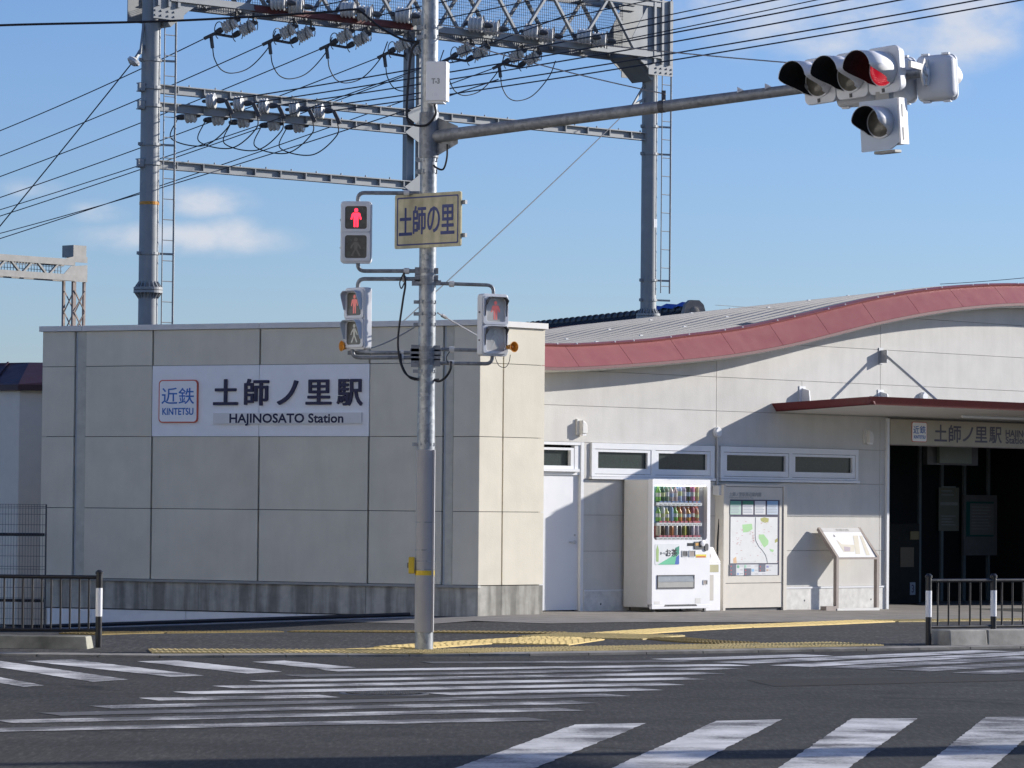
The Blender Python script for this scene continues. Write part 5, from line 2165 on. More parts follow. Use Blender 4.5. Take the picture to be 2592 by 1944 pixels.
p = wloc(900, 666, -.06)
P1 = ped_signal('pedestrian signal glowing red man, facing the street beside the place-name sign', p, -3, 'led_red', 0, 'lens_dark', 'sig')
for py, pz, inner in ((488, 509, 0), (686, 664, 0)):
    a = wloc(906, pz, -.01)
    c = wloc(906, py, -.01)
    e = wloc(1062, py + (1 if py < 600 else 0), -.01)
    bracket(P1, elbow(a, c, e), [(wloc(1022, py, -.01), wloc(1036, py, -.01))])
p = wloc(895, 885, -.06)
P2 = ped_signal('pedestrian signal with faint red man, turned left below the place-name sign', p, -47, RED_DIM, .075, 'lens_clear', 'sig_blue')
bracket(P2, elbow(wloc(906, 728, -.02), wloc(906, 706, -.02), wloc(1062, 706, -.02)), [(wloc(1019, 706, -.02), wloc(1028, 706, -.02))])
bracket(P2, elbow(wloc(892, 884, -.02), wloc(892, 905, -.02), wloc(1062, 905, -.02)), [(wloc(1014, 905, -.02), wloc(1022, 905, -.02))])
bracket(P2, [wloc(880, 893, .05), wloc(1062, 893, .05)], [(wloc(1014, 893, .05), wloc(1022, 893, .05))])
p = wloc(1254, 901, -.06)
P3 = ped_signal('pedestrian signal with faint red man, right of the pole, turned right', p, 33, RED_DIM, .06, 'lens_lit', 'dark', .3)
bracket(P3, elbow(wloc(1249, 744, -.02), wloc(1249, 722, -.02), wloc(1100, 717, -.02)), [(wloc(1137, 718.5, -.02), wloc(1150, 719, -.02))], .019)
bracket(P3, elbow(wloc(1246, 899, -.02), wloc(1246, 921, -.02), wloc(1100, 919, -.02)), [(wloc(1137, 919.5, -.02), wloc(1150, 919.6, -.02))], .019)
bracket(P3, [wloc(1100, 884, .05), wloc(1230, 887, .05)], [(wloc(1137, 884.5, .05), wloc(1150, 884.8, .05))], .019)
for (py, h, w_) in ((686, .07, .13), (704, .07, .13), (716, .06, .16), (882, .07, .16), (893, .08, .17), (905, .07, .16), (918, .09, .16)):
    z = sp(1080, py).z
    m = MB()
    m.lathe((0, 0, z - .022), (0, 0, 1), [(.088, 0), (.094, .001), (.094, .043), (.088, .044)], 20)
    m.box(-w_, -.07, -.05, .01, z - h / 2, z + h / 2)
    m.box(.07, w_ - .02, -.05, .01, z - h / 2.4, z + h / 2.4)
    m.build('bracket_clamp', 'galv_dull', sp_)



def horn(label, pos, rz):
    t = thing('horn_speaker', label, 'horn speaker', pos, R(rz))
    m_ = MB()
    m_.lathe((0, .10, 0), (0, -1, 0), [(.022, 0), (.024, .04), (.032, .07), (.052, .115), (.056, .118), (.050, .118), (.028, .07)], 20)
    m_.build('horn', 'orange', t, True)
    MB().lathe((0, .035, 0), (0, -1, 0), [(.018, 0), (.012, .03)], 12).build('throat', 'orange', t, True)
    MB().beam((0, .08, 0), (0, .12, -.06), .012, .012).build('bracket', 'dark', t)


horn('orange horn speaker on the signal at the right of the pole', wloc(1299, 878, -.05), 40)
horn('orange horn speaker on the signal at the left of the pole', wloc(868, 876, .06), -60)
m = MB()
t = thing('speaker_wire', 'thin looping wire hanging under the signal right of the pole', 'wire', wloc(1290, 890, 0))
o_ = Vector(t.location)
MB().tube(curve_pts([wloc(1252, 900) - o_, wloc(1262, 924) - o_, wloc(1278, 930) - o_, wloc(1288, 918) - o_, wloc(1292, 898) - o_]), .004).build('strand', 'wire', t, True)


# ------------------------------------------------------------------ vehicle signals on the arm
def m_led():
    t = NT('red_led_lens')
    v = t.n.new('ShaderNodeTexVoronoi')
    v.inputs['Scale'].default_value = 62
    v.inputs['Randomness'].default_value = .25
    tc = t.n.new('ShaderNodeTexCoord')
    t.l.new(tc.outputs['Object'], v.inputs['Vector'])
    k = t.ramp(v.outputs['Distance'], [(.18, (1.0, .30, .32)), (.38, (.52, .012, .03))])
    t.set(t.b.inputs['Emission Color'], k)
    t.b.inputs['Emission Strength'].default_value = .5
    return t.done((.30, .01, .02), .3)


MAT['led_lens'] = m_led()


def hood(parent, cx, cz, r, L, parent_mat):
    """Cut-away tubular visor: white outside, black inside."""
    for nm, rr_, mt in (('visor', r, parent_mat), ('visor_lining', r - .005, 'visor_in')):
        m_ = MB()
        n = 40
        for k in range(n + 1):
            a = -150 + 300 * k / n
            e = abs(a)
            l = L if e < 82 else L * (1 - .72 * sstep((e - 82) / 48)) if e < 130 else L * .28 * (1 - sstep((e - 130) / 20)) + .008
            x, z = cx + rr_ * math.sin(R(a)), cz + rr_ * math.cos(R(a))
            m_.v += [(x, -.005, z), (x, -l + (.002 if nm == 'visor_lining' else 0), z)]
        for k in range(n):
            m_.f.append((2 * k, 2 * k + 1, 2 * k + 3, 2 * k + 2))
        o_ = m_.build(nm, mt, parent, True)
        if nm == 'visor':
            s_ = o_.modifiers.new('thickness', 'SOLIDIFY')
            s_.thickness, s_.offset = .003, 1


def module(t, cx, cz, lens, w=.40, h=.445, visor=.40, back=True):
    b_ = MB().prism(rrect(cx - w / 2 + .003, cx + w / 2 - .003, cz - h / 2, cz + h / 2, .06, 6), 0, .045).build('lamp_door', 'sig', t, bevel=.008)
    if back:
        m_ = MB()
        for y_, k_ in ((.046, 1), (.10, .96), (.135, .80), (.15, .55)):
            m_.v += [(cx + (x - cx) * k_, y_, cz + (z - cz) * k_) for x, z in rrect(cx - w / 2 + .008, cx + w / 2 - .008, cz - h / 2 + .006, cz + h / 2 - .006, .07, 6)]
        n = len(rrect(0, 1, 0, 1, .1, 6))
        for q_ in range(3):
            for i in range(n):
                j = (i + 1) % n
                m_.f.append((q_ * n + i, q_ * n + j, (q_ + 1) * n + j, (q_ + 1) * n + i))
        m_.f.append(tuple(3 * n + i for i in range(n)))
        m_.build('lamp_case', 'sig', t, True)
    m_ = MB()
    m_.lathe((cx, -.001, cz), (0, -1, 0), [(.165, 0), (.165, .012), (.155, .014)], 36)
    ring = m_.build('lens_ring', 'sig', t, True)
    m_ = MB()
    m_.lathe((cx, -.0145, cz), (0, -1, 0), [(.152, 0), (.13, .012), (.08, .022), (.02, .026)], 32)
    m_.build('lens', lens, t, True)
    if visor:
        hood(t, cx, cz + .004, .170, visor, 'white')
    m_ = MB()
    m_.box(cx - .03, cx + .0, -.008, -.0005, cz - h / 2 + .012, cz - h / 2 + .05)
    m_.build('latch', 'dark', t)
    return b_


# the three-lamp head towards the crossing
c3 = ray(2236, 177.6)
YS = PY + AE.y - .10
pos3 = atY(2236, 177.6, YS)
vs1 = thing('traffic_signal', 'three-lamp traffic signal showing red at the end of the arm', 'traffic signal', pos3, 0)
vs1.rotation_euler = (R(3), R(-2.6), R(-46))
for k, ln_ in enumerate(('lens_clear', 'lens_clear', 'led_lens')):
    module(vs1, (k - 2) * .405, 0, ln_)
m = MB()
m.box(-.95, .12, .15, .19, -.04, .04)
m.build('mounting_bar', 'alu', vs1)
# arrow lamp slung below
pa = atY(2229, 311, YS + .02)
vs2 = thing('arrow_signal', 'single unlit arrow lamp hanging below the red traffic signal', 'traffic signal', pa, 0)
vs2.rotation_euler = (R(3), R(-2.0), R(-40))
m = MB().prism([(-.235, -.26), (.10, -.26), (.20, -.20), (.20, .22), (-.235, .22)], 0, .02).build('backing_plate', 'sig_blue', vs2)
m = MB()
m.prism(rrect(-.18, .20, -.22, .20, .03), .021, .12)
m.build('lamp_case', 'sig', vs2, bevel=.01)
m = MB()
m.lathe((0.0, -.001, 0), (0, -1, 0), [(.150, 0), (.150, .014), (.140, .016)], 36)
m.build('lens_ring', 'sig', vs2, True)
m = MB()
m.lathe((0.0, -.0155, 0), (0, -1, 0), [(.137, 0), (.11, .012), (.06, .02), (.01, .022)], 32)
m.build('lens', 'lens_clear', vs2, True)
hood(vs2, 0, .002, .152, .27, 'white')
m = MB()
m.prism([(.205, -.22), (.225, -.22), (.225, .22), (.205, .22)], -.004, .13)
side_ = m.build('side_plate', 'white', vs2)
for z in (-.12, .10):
    box('slot', 'dark', side_, .2255, .228, .03, .05, z - .06, z + .06)
box('cap', 'grey_panel', vs2, -.11, .13, .02, .14, -.292, -.262, .008)
box('hanger', 'grey_panel', vs2, -.06, .09, .03, .11, .221, .30)
# the head turned the other way
pb_ = atY(2375, 198, YS + .30)
vs3 = thing('traffic_signal', 'traffic signal seen from behind at the tip of the arm', 'traffic signal', pb_, 0)
vs3.rotation_euler = (R(-3), R(2.0), R(158))
for k in range(3):
    module(vs3, k * .405, 0, 'lens_dark', visor=.27)
for k in range(3):
    for s_ in (-.1, .1):
        box('hinge', 'alu', vs3, k * .405 + s_ - .035, k * .405 + s_ + .035, .03, .09, -.236, -.216)
        box('hinge', 'alu', vs3, k * .405 + s_ - .035, k * .405 + s_ + .035, .03, .09, .216, .236)
# star bracket at the arm's tip
bk = thing('arm_bracket', 'pale steel bracket with hub joining the signals to the arm tip', 'bracket', Vector((SP.x, SP.y, 0)) + AE, 0)
bk.rotation_euler = (0, 0, R(-30))
m = MB()
m.lathe((-.02, 0, 0), (1, 0, 0), [(.062, 0), (.062, .03), (.035, .034), (.035, .06), (.02, .066)], 20)
m.build('hub', 'alu', bk, True)
for sgn2 in (-1, 1):
    m = MB()
    m.plate([(.0, sgn2 * .05, -.02), (.0, sgn2 * .12, .0), (.0, sgn2 * .05, .13), (.0, sgn2 * .02, .12)], .02, (1, 0, 0))
    m.plate([(.0, sgn2 * .05, .02), (.0, sgn2 * .12, .0), (.0, sgn2 * .05, -.13), (.0, sgn2 * .02, -.12)], .02, (1, 0, 0))
    m.build('star_plate', 'offwhite', bk)
box('strap', 'offwhite', bk, -.01, .02, -.36, -.09, .01, .07)
box('strap', 'offwhite', bk, -.01, .02, .09, .40, -.07, -.01)

# ------------------------------------------------------------------ railway gantry over the tracks
gl, gr = atY(378, 500, 70.2), atY(1643, 500, 78.7)
FP = Frame(gl.x, gl.y, math.degrees(math.atan2(gr.y - gl.y, gr.x - gl.x)))
SPAN = (Vector(gr.xy) - Vector(gl.xy)).length
ga = fthing('railway_gantry', 'grey steel railway gantry with lattice beam on two tubular posts', 'gantry', FP)


def fp(px, py, y=0.0):
    return FP.loc(px, py, y)


for nm, x0, r, zf in (('left', 0.0, .185, fp(378, 734)[1]), ('right', SPAN, .170, fp(1643, 800)[1])):
    m = MB()
    m.lathe((x0, 0, -.5), (0, 0, 1), [(r * 1.04, 0), (r * 1.0, zf + .5), (r * .96, 15.5)], 28)
    po = m.build('post', 'gantry', ga, True)
    m = MB()
    m.lathe((x0, 0, zf - .06), (0, 0, 1), [(r * 1.02, 0), (r * 1.50, .0), (r * 1.50, .05), (r * 1.02, .052)], 32)
    m.lathe((x0, 0, zf + .0), (0, 0, 1), [(r * 1.02, 0), (r * 1.50, .0), (r * 1.50, .05), (r * 1.02, .052)], 32)
    for k in range(18):
        t = 2 * math.pi * k / 18
        c, s = math.cos(t), math.sin(t)
        tx, ty = -s * .010, c * .010
        for up_ in (1, -1):
            a, b, zb_ = r * .98, r * 1.42, zf + (.05 if up_ > 0 else -.06)
            m.add([(x0 + c * a + tx, s * a + ty, zb_), (x0 + c * b + tx, s * b + ty, zb_), (x0 + c * a + tx, s * a + ty, zb_ + up_ * .12),
                   (x0 + c * a - tx, s * a - ty, zb_), (x0 + c * b - tx, s * b - ty, zb_), (x0 + c * a - tx, s * a - ty, zb_ + up_ * .12)],
                  [(0, 1, 2), (5, 4, 3), (0, 3, 4, 1), (1, 4, 5, 2), (2, 5, 3, 0)])
    m.build('flange', 'gantry', po)
    # ladder
    lx = x0 + .30
    z0_, z1_ = (4.0, 15.4) if nm == 'left' else (fp(1690, 745)[1], 15.4)
    lo_ = MB().cyl((lx + .13, -.20, z0_), (lx + .13, -.20, z1_), .020, n=6).build('ladder', 'gantry', po)
    MB().cyl((lx - .13, -.20, z0_), (lx - .13, -.20, z1_), .012, n=6).build('ladder_rail', 'gantry', lo_)
    z = z0_ + .15
    while z < z1_:
        MB().cyl((lx - .13, -.20, z), (lx + .13, -.20, z), .010, n=6).build('rung', 'gantry', lo_)
        z += .39
    for z in ((fp(378, 642)[1], 9.9, 8.3) if nm == 'left' else (fp(1643, 710)[1], fp(1643, 760)[1], fp(1643, 390)[1], 9.6)):
        m = MB()
        m.lathe((x0, 0, z - .025), (0, 0, 1), [(r * .99, 0), (r * 1.12, .001), (r * 1.12, .05), (r * .99, .051)], 20)
        m.box(x0 - r - .08, x0 - r, -.02, .02, z - .03, z + .03)
        m.beam((x0 + r * .8, -.1, z), (lx + .14, -.2, z), .03, .04)
        m.build('clamp_band', 'gantry', po)
m = MB()
z = fp(378, 515)[1]
m.lathe((0, 0, z - .03), (0, 0, 1), [(.185, 0), (.1885, .001), (.1885, .06), (.185, .061)], 24)
m.build('orange_band', 'orange', ga)
m = MB()
z = fp(1643, 566)[1]
a0, a1 = R(-95), R(-15)
prof = [(SPAN + .171 * math.cos(a0 + (a1 - a0) * k / 8), .171 * math.sin(a0 + (a1 - a0) * k / 8)) for k in range(9)]
m.v = [(x, y, z - .09) for x, y in prof] + [(x, y, z + .09) for x, y in prof]
m.f = [(k, k + 1, 10 + k, 9 + k) for k in range(8)]
m.build('number_plate', 'white', ga)

# lattice beam: two warren faces, chords, mesh panels and gusset boxes
ZB, ZT, HW = 11.07, 12.15, .42
for y in (-HW, HW):
    for z in (ZB, ZT):
        m = MB()
        m.box(0.1, SPAN - .1, y - .05, y + .05, z - .06, z + .06)
        m.box(0.1, SPAN - .1, y - .075, y + .075, z + (.05 if z > 11.5 else -.07), z + (.07 if z > 11.5 else -.05))
        m.build('chord', 'gantry', ga)
red0, red1 = fp(640, 20, -HW)[0], fp(1040, 65, -HW)[0]
m = MB()
m.box(red0, red1, -HW - .077, -HW - .0505, ZB - .075, ZB + .04)
m.box(red0, red1, -HW - .077, -HW + .077, ZB - .078, ZB - .0705)
m.build('primer_patch', 'primer', ga)
nb = 14
st_ = (SPAN - 1.6) / nb
for y in (-HW, HW):
    for k in range(nb):
        x0_, x1_ = .8 + k * st_, .8 + (k + 1) * st_
        p, q = ((x0_, ZB), (x1_, ZT)) if k % 2 == 0 else ((x0_, ZT), (x1_, ZB))
        MB().beam((p[0], y, p[1]), (q[0], y, q[1]), .05, .075, (0, 1, 0)).build('brace', 'gantry', ga)
for k in range(nb):
    x0_ = .8 + k * st_
    for z in (ZB, ZT):
        MB().beam((x0_, -HW, z), (x0_ + st_, HW, z), .045, .05).build('cross_tie', 'gantry', ga)
        MB().beam((x0_, -HW, z), (x0_, HW, z), .045, .05).build('cross_tie', 'gantry', ga)
m = MB()
x = .6
while x < SPAN - .5:
    m.box(x - .003, x + .003, HW - .103, HW - .097, ZB, ZT)
    x += .058
z = ZB + .05
while z < ZT:
    m.box(.6, SPAN - .5, HW - .1035, HW - .0965, z - .003, z + .003)
    z += .058
stuff(m.build('bird_netting', 'dark', ga))
m = MB()
x = .6
while x < SPAN - .5:
    m.box(x - .003, x + .003, -HW + .08, HW - .1, ZB + .068, ZB + .074)
    x += .09
stuff(m.build('floor_netting', 'dark', ga))
for x0_, s_ in ((0.0, 1), (SPAN, -1)):
    for y in (-HW - .01, HW - .01):
        m = MB()
        e0_, e1_ = sorted((x0_ - s_ * .26, x0_ + s_ * .44))
        m.prism([(e0_, ZB - .42), (e1_, ZB - .42), (e1_, ZT + .1), (e0_, ZT + .1)], y, y + .02)
        m.prism([(x0_ + s_ * .44, ZB - .30), (x0_ + s_ * .95, ZB + .05), (x0_ + s_ * .90, ZB + .35), (x0_ + s_ * .44, ZT)], y + .003, y + .017)
        m.build('gusset_plate', 'gantry', ga)
        if y < 0:
            for xs_ in (-.16, .08, .30):
                box('plate_rib', 'gantry', ga, x0_ + s_ * xs_ - .03, x0_ + s_ * xs_ + .03, y - .05, y - .001, ZB - .18, ZT + .1)
    m = MB()
    m.beam((x0_ + s_ * .20, 0, ZB - .50), (x0_ + s_ * .78, 0, ZB - .02), .62, .10)
    m.build('knee_brace', 'gantry', ga)
    m = MB()
    for z in (ZB - .36, ZB - .27):
        for x in (-.22, -.08, .08, .22):
            m.lathe((x0_ + x, -HW - .0105, z), (0, -1, 0), [(.022, 0), (.018, .018)], 6)
    stuff(m.build('bolts', 'gantry', ga))

# cross beams below the lattice and the hanging post
HX = fp(1045, 250)[0]
for (py, x_end) in ((211, SPAN + .1), (256, HX + .25), (403, HX + .25)):
    z = fp(383, py)[1] - .09
    m = MB()
    m.box(-.28, x_end, -.07, .07, z + .065, z + .085)
    m.box(-.28, x_end, -.008, .008, z - .065, z + .065)
    m.box(-.28, x_end, -.07, .07, z - .085, z - .065)
    bo_ = m.build('cross_beam', 'gantry', ga)
    x = .6
    while x < x_end - .2:
        box('stiffener', 'gantry', bo_, x - .012, x + .012, -.066, -.0085, z - .0645, z + .0645)
        MB().lathe((x + .3, .0, z + .0855), (0, 0, 1), [(.018, 0), (.014, .04)], 6).build('bolt', 'gantry', bo_)
        x += .62
    m = MB()
    m.lathe((0, 0, z - .03), (0, 0, 1), [(.186, 0), (.215, .001), (.215, .06), (.186, .061)], 20)
    m.box(-.32, -.19, -.09, -.02, z - .07, z + .07)
    m.build('beam_collar', 'gantry', bo_)
zlow = fp(383, 403)[1] - .18
m = MB()
m.box(HX - .09, HX + .09, .06, .20, zlow, ZB)
m.build('hanging_post', 'gantry', ga)
box('hanger_channel', 'gantry', ga, HX + .14, HX + .20, -.02, .08, zlow, ZB)
for py in (211, 256, 403):
    z = fp(383, py)[1] - .09
    MB().plate([(HX - .25, -.075, z - .05), (HX + .22, -.075, z - .30), (HX + .22, -.075, z + .28)], .012, (0, 1, 0)).build('hanger_gusset', 'gantry', ga)


def ins_disc(parent, p, d, nd=4, r=.11, mat='porcelain', pitch=.075):
    """Insulator string: ribbed sheds on a dark stem with end caps."""
    p, d = Vector(p), Vector(d).normalized()
    prof = [(.03, -.03), (.04, 0)]
    h = 0
    for k in range(nd):
        prof += [(r * .80, h), (r, h + pitch * .40), (r * .99, h + pitch * .62), (r * .80, h + pitch * .84)]
        h += pitch
    prof += [(.04, h), (.03, h + .03)]
    m_ = MB()
    m_.lathe(p, d, prof, 16)
    o_ = m_.build('insulator', mat, parent, True)
    m_ = MB()
    m_.lathe(p + d * (h + .02), d, [(.055, 0), (.06, .05), (.05, .13), (.025, .17)], 10)
    m_.build('end_cap', 'dark', o_, True)
    MB().lathe(p - d * .10, d, [(.02, 0), (.035, .03), (.035, .09)], 8).build('end_cap', 'dark', o_, True)
    return o_, p + d * (h + .19)


def horn_ring(parent, c, d, r=.20):
    """Arcing horns: open hoops beside an insulator."""
    d = Vector(d).normalized()
    a = d.cross(Vector((0, 0, 1))).normalized()
    pts_ = [Vector(c) + a * (r * math.cos(t)) + Vector((0, 0, 1)) * (r * math.sin(t)) for t in [R(-70 + 280 * k / 16) for k in range(17)]]
    m_ = MB()
    m_.tube(pts_, .010, 5)
    m_.build('arcing_horn', 'dark', parent, True)


# direction of the lines over the tracks, in gantry coordinates (local +y runs away from the street)
wires = []                                  # (name, points in world, radius)
TOWARD = Vector((.0, -1, .0))
# five feeders dead-ended on the second beam, running up to the right and over the street
zb2 = fp(383, 256)[1]
FIVE = [((527, 258), (555, 254), (1137, 163.5), (1962, 0)), ((596, 265), (622, 262), (1137, 188), (2139, 0)), ((660, 271), (688, 268), (1137, 208), (2278, 0)), ((737, 279), (764, 276), (1137, 231.5), (2476, 0)), ((800, 284), (826, 281.5), (1137, 245.3), (2586, 0))]
ordn = ['topmost', 'second', 'third', 'fourth', 'lowest']
for k, (i0, s0, mid0, e0) in enumerate(FIVE):
    x, z = fp(*i0)
    xe, ze = fp(*s0)
    st = Vector((x - .10, -.10, z))
    dd = Vector((.50, -.62, .03))
    ins, tip = ins_disc(ga, st, dd, 3, .15, 'porcelain', .06)
    # lower string on the far side of the beam
    ins_disc(ga, Vector((x - .22, .10, z - .28)), Vector((-.45, .65, -.05)), 3, .13, 'porcelain', .07)
    m = MB()
    m.beam(tip, tip + Vector((.08, -.1, -.26)), .07, .07)
    m.build('line_clamp', 'dark', ins)
    j = MB()
    a = tip + Vector((.05, -.06, -.2))
    b = Vector((x - .45, .35, z - .30))
    j.tube(curve_pts([a, a + Vector((-.03, -.02, -.30)), a.lerp(b, .45) + Vector((-.05, 0, -.62)), b + Vector((-.12, .05, -.42)), b]), .012, 6)
    j.build('jumper_cable', 'rubber', ins, True)
    p0 = FP.w(*tip)
    pe = ray(*e0)
    zt_ = p0.z + .35
    tt = (zt_ - CAM_H) / pe.z
    p1 = Vector((pe.x * tt, pe.y * tt, zt_))
    p2 = p1 + (p1 - p0) * 1.6
    wires.append(('overhead_wire', [p0, p1, p2], .013, '%s of the five dark wires climbing past the mast arm' % ordn[k] if k in (0, 4) else '%s from top of the five dark wires climbing past the mast arm' % ordn[k], 'feeder wires over the street'))

# insulator pairs under the lattice with lines leaving to the left
PAIRS = [((575, 62), (0, 331)), ((722, 78), (0, 395)), ((866, 90), (0, 447)), ((1012, 112), (0, 500)), ((1170, 125), (0, 547)), ((1302, 140), (0, 604))]
ordl = ['uppermost', 'second from top', 'third from top', 'fourth from top', 'fifth from top', 'lowest']
for k, (c0, e0) in enumerate(PAIRS):
    x, z = fp(*c0)
    dd = Vector((-.50, .55, -.42))
    tips = []
    for s_ in (0, .42):
        st = Vector((x + .12 + s_, -.12, z + .06 - s_ * .05))
        ins, tip = ins_disc(ga, st, dd, 5, .125, 'porcelain', .058)
        tips.append(tip)
        horn_ring(ins, st + dd.normalized() * .02, Vector((.3, -1, 0)), .17)
        horn_ring(ins, st + dd.normalized() * .36, Vector((.3, -1, 0)), .17)
        m = MB()
        m.cyl(st + Vector((0, 0, .02)), Vector((st.x, st.y, ZB - .06)), .022, n=8)
        m.beam(st + Vector((-.06, 0, .05)), st + Vector((.06, 0, .05)), .05, .05)
        m.build('hanger', 'dark', ins)
    m = MB()
    m.beam(tips[0], tips[1], .03, .05)
    m.beam(tips[0], tips[0] + Vector((-.16, .12, -.10)), .06, .06)
    m.beam(tips[0] + Vector((-.05, .04, -.05)), tips[0] + Vector((-.02, .03, -.28)), .05, .05)
    m.build('yoke', 'dark', ga)
    a = tips[0] + Vector((-.02, .03, -.26))
    b = a + Vector((1.42, .1, .12))
    j = MB()
    j.tube(curve_pts([a, a + Vector((.05, 0, -.22)), a + Vector((.22, 0, -.42)), a + Vector((.50, 0, -.46)), a + Vector((.95, .05, -.30)), b, b + Vector((.18, 0, .35))]), .011, 6)
    j.build('jumper_cable', 'rubber', ga, True)
    p0 = FP.w(*(tips[0] + Vector((-.16, .12, -.10))))
    d_ = ray(*e0)
    # keep the line rising gently away: the point where it leaves the view is 10 m farther along the track
    Yd = p0.y + 9.5
    p1 = Vector((d_.x / d_.y * Yd, Yd, CAM_H + d_.z / d_.y * Yd))
    wires.append(('overhead_wire', [p0, p1, p1 + (p1 - p0) * 2.5], .011, '%s of the six wires falling away to the left from the gantry' % ordl[k], 'line wires beyond the gantry'))
# pairs on the street face of the lattice
for k, c0 in enumerate(((690, 5), (866, 24), (1006, 38), (1190, 62), (1330, 80), (1465, 92))):
    x, z = fp(*c0, -HW - .1)
    for s_ in (0, .42):
        st = Vector((x - .05 + s_, -HW - .12, z - .09 * s_))
        dd = Vector((.55, -.55, -.05))
        ins, tip = ins_disc(ga, st, dd, 4, .165, 'porcelain', .075)
        horn_ring(ins, st + dd.normalized() * .30, dd, .19)
        if s_:
            tp = tip
    if k >= 0:
        p0 = FP.w(*tp)
        p1 = FP.w(tp.x + 5.8, tp.y - 9.5, tp.z + 2.0)
        wires.append(('overhead_wire', [p0, p1], .012, ['wire leaving the street face of the gantry at its far end by the tall post', 'second wire from the far post on the gantry street face', 'third wire from the far post on the gantry street face', 'fourth wire from the far post on the gantry street face', 'fifth wire from the far post on the gantry street face', 'wire leaving the street face of the gantry nearest the right post'][k], 'wires on the gantry street face'))
# ball insulator and stay of the left post
c = Vector((-.42, -.1, fp(326, 147)[1]))
m = MB()
m.lathe(c, Vector((-.4, .2, -.7)), [(.03, 0), (.12, .04), (.13, .10), (.06, .15)], 14)
bi = m.build('ball_insulator', 'porcelain', ga, True)
m = MB()
m.beam(c, (-.17, 0, c.z + .27), .05, .05)
m.beam(c + Vector((.1, 0, .09)), (-.17, 0, c.z + .75), .04, .04)
m.build('bracket_arm', 'gantry', ga)
p0 = FP.w(*c)
e = ray(-160, 765)
p1 = Vector((e.x / e.y * 74, 74, CAM_H + e.z / e.y * 74))
wires.append(('stay_wire', [p0, p1], .012, 'steep stay wire from the ball insulator on the left gantry post', None))
# stay of the right post
c = Vector((SPAN - .55, -.05, fp(1590, 268)[1]))
m = MB()
m.beam(c, (SPAN - .15, 0, c.z + .18), .05, .05)
m.beam(c, (SPAN - .15, 0, c.z + .50), .04, .04)
m.build('bracket_arm', 'gantry', ga)
p0 = FP.w(*c)
e = ray(935, 890)
p1 = Vector((e.x / e.y * 66, 66, CAM_H + e.z / e.y * 66))
p1 = p0 + (p1 - p0) * 1.02
wires.append(('stay_wire', [p0, p1], .010, 'long diagonal stay wire from the right gantry post passing behind the signal pole', None))
for k, (a, b, lab) in enumerate((((0, 522), (545, 338), 'upper of two thin wires low in the sky left of the gantry post'), ((0, 582), (470, 440), 'lower of two thin wires low in the sky left of the gantry post'))):
    pa_, pb_2 = ray(*a), ray(*b)
    p0 = Vector((pb_2.x / pb_2.y * 73, 73, CAM_H + pb_2.z / pb_2.y * 73))
    p1 = Vector((pa_.x / pa_.y * 84, 84, CAM_H + pa_.z / pa_.y * 84))
    far = p0 + (p0 - p1) * 1.2
    wires.append(('overhead_wire', [far, p1 + (p1 - p0) * .5], .010, lab, 'line wires beyond the gantry'))
pa_, pb_2 = ray(2380, 719), ray(2592, 698)
p0 = Vector((pa_.x / pa_.y * 90, 90, CAM_H + pa_.z / pa_.y * 90))
p1 = Vector((pb_2.x / pb_2.y * 84, 84, CAM_H + pb_2.z / pb_2.y * 84))
wires.append(('overhead_wire', [p0, p1 + (p1 - p0)], .008, 'faint short wire just above the crest of the station roof', None))

for nm, pts, r, lab, grp in wires:
    o0 = pts[0]
    full = []
    for a, b in zip(pts, pts[1:]):
        seg_ = sag(a - o0, b - o0, (b - a).length * .004, 10)
        full += seg_ if not full else seg_[1:]
    t = MB()
    t.tube(full, r, 6)
    ob = t.build(nm, 'wire', None, True)
    ob.location = o0
    tag(ob, lab, 'wire', grp)

# heavy black cable from the left to the signal pole
cab = [(-300, 80, -1.2), (0, 64, -.9), (430, 53, -.5), (790, 33, -.25), (890, 24, -.2), (915, 30, -.18), (960, 68, -.12), (1020, 100, -.06), (1060, 106, -.05)]
pts = [wloc(a, b, c) for a, b, c in cab]
o0 = pts[-1]
ob = MB().tube(curve_pts([p_ - o0 for p_ in pts], 8), .012, 8).build('aerial_cable', 'rubber', None, True)
ob.location = o0
tag(ob, 'thick black aerial cable running across the upper left to the signal pole', 'cable')

# ------------------------------------------------------------------ older gantry far down the line
FY = 135.0
g0 = atY(187, 720, FY)
FG = Frame(g0.x, g0.y, 48)
fg = fthing('old_gantry', 'distant rusty lattice gantry beyond the cream building', 'gantry', FG)


def fgp(px, py):
    return FG.loc(px, py, 0)


wz = .26
zt2, zb2_ = fgp(187, 622)[1], 0.0
zj = fgp(187, 708)[1]
for sx_ in (-wz, wz):
    for sy_ in (-wz, wz):
        MB().beam((sx_, sy_, -1), (sx_, sy_, zj), .09, .09).build('post_angle', 'rust', fg)
z = -1 + .1
k = 0
while z < zj - .6:
    for (a, b) in (((-wz, -wz), (wz, -wz)), ((-wz, -wz), (-wz, wz)), ((wz, -wz), (wz, wz))):
        for fl in (0, 1):
            p, q = (a, b) if fl else (b, a)
            MB().beam((p[0], p[1] - .05, z), (q[0], q[1] - .05, z + .75), .045, .02).build('lacing', 'rust', fg)
    z += .78
box('post_head', 'old_paint', fg, -wz - .05, wz + .05, -wz - .05, wz + .05, fgp(187, 652)[1], zt2)
m = MB()
zc1, zc2 = fgp(187, 664)[1], fgp(187, 704)[1]
m.prism([(-wz - .9, zc1 - .02), (wz + .08, zc1 - .02), (wz + .08, zc1 + .2), (-wz, zc1 + .2)], -.34, -.32)
m.prism([(-wz - .8, zc2 - .15), (wz + .08, zc2 - .15), (wz + .08, zc1 - .1), (-wz - .2, zc2 + .4)], -.345, -.325)
m.build('gusset', 'old_paint', fg)
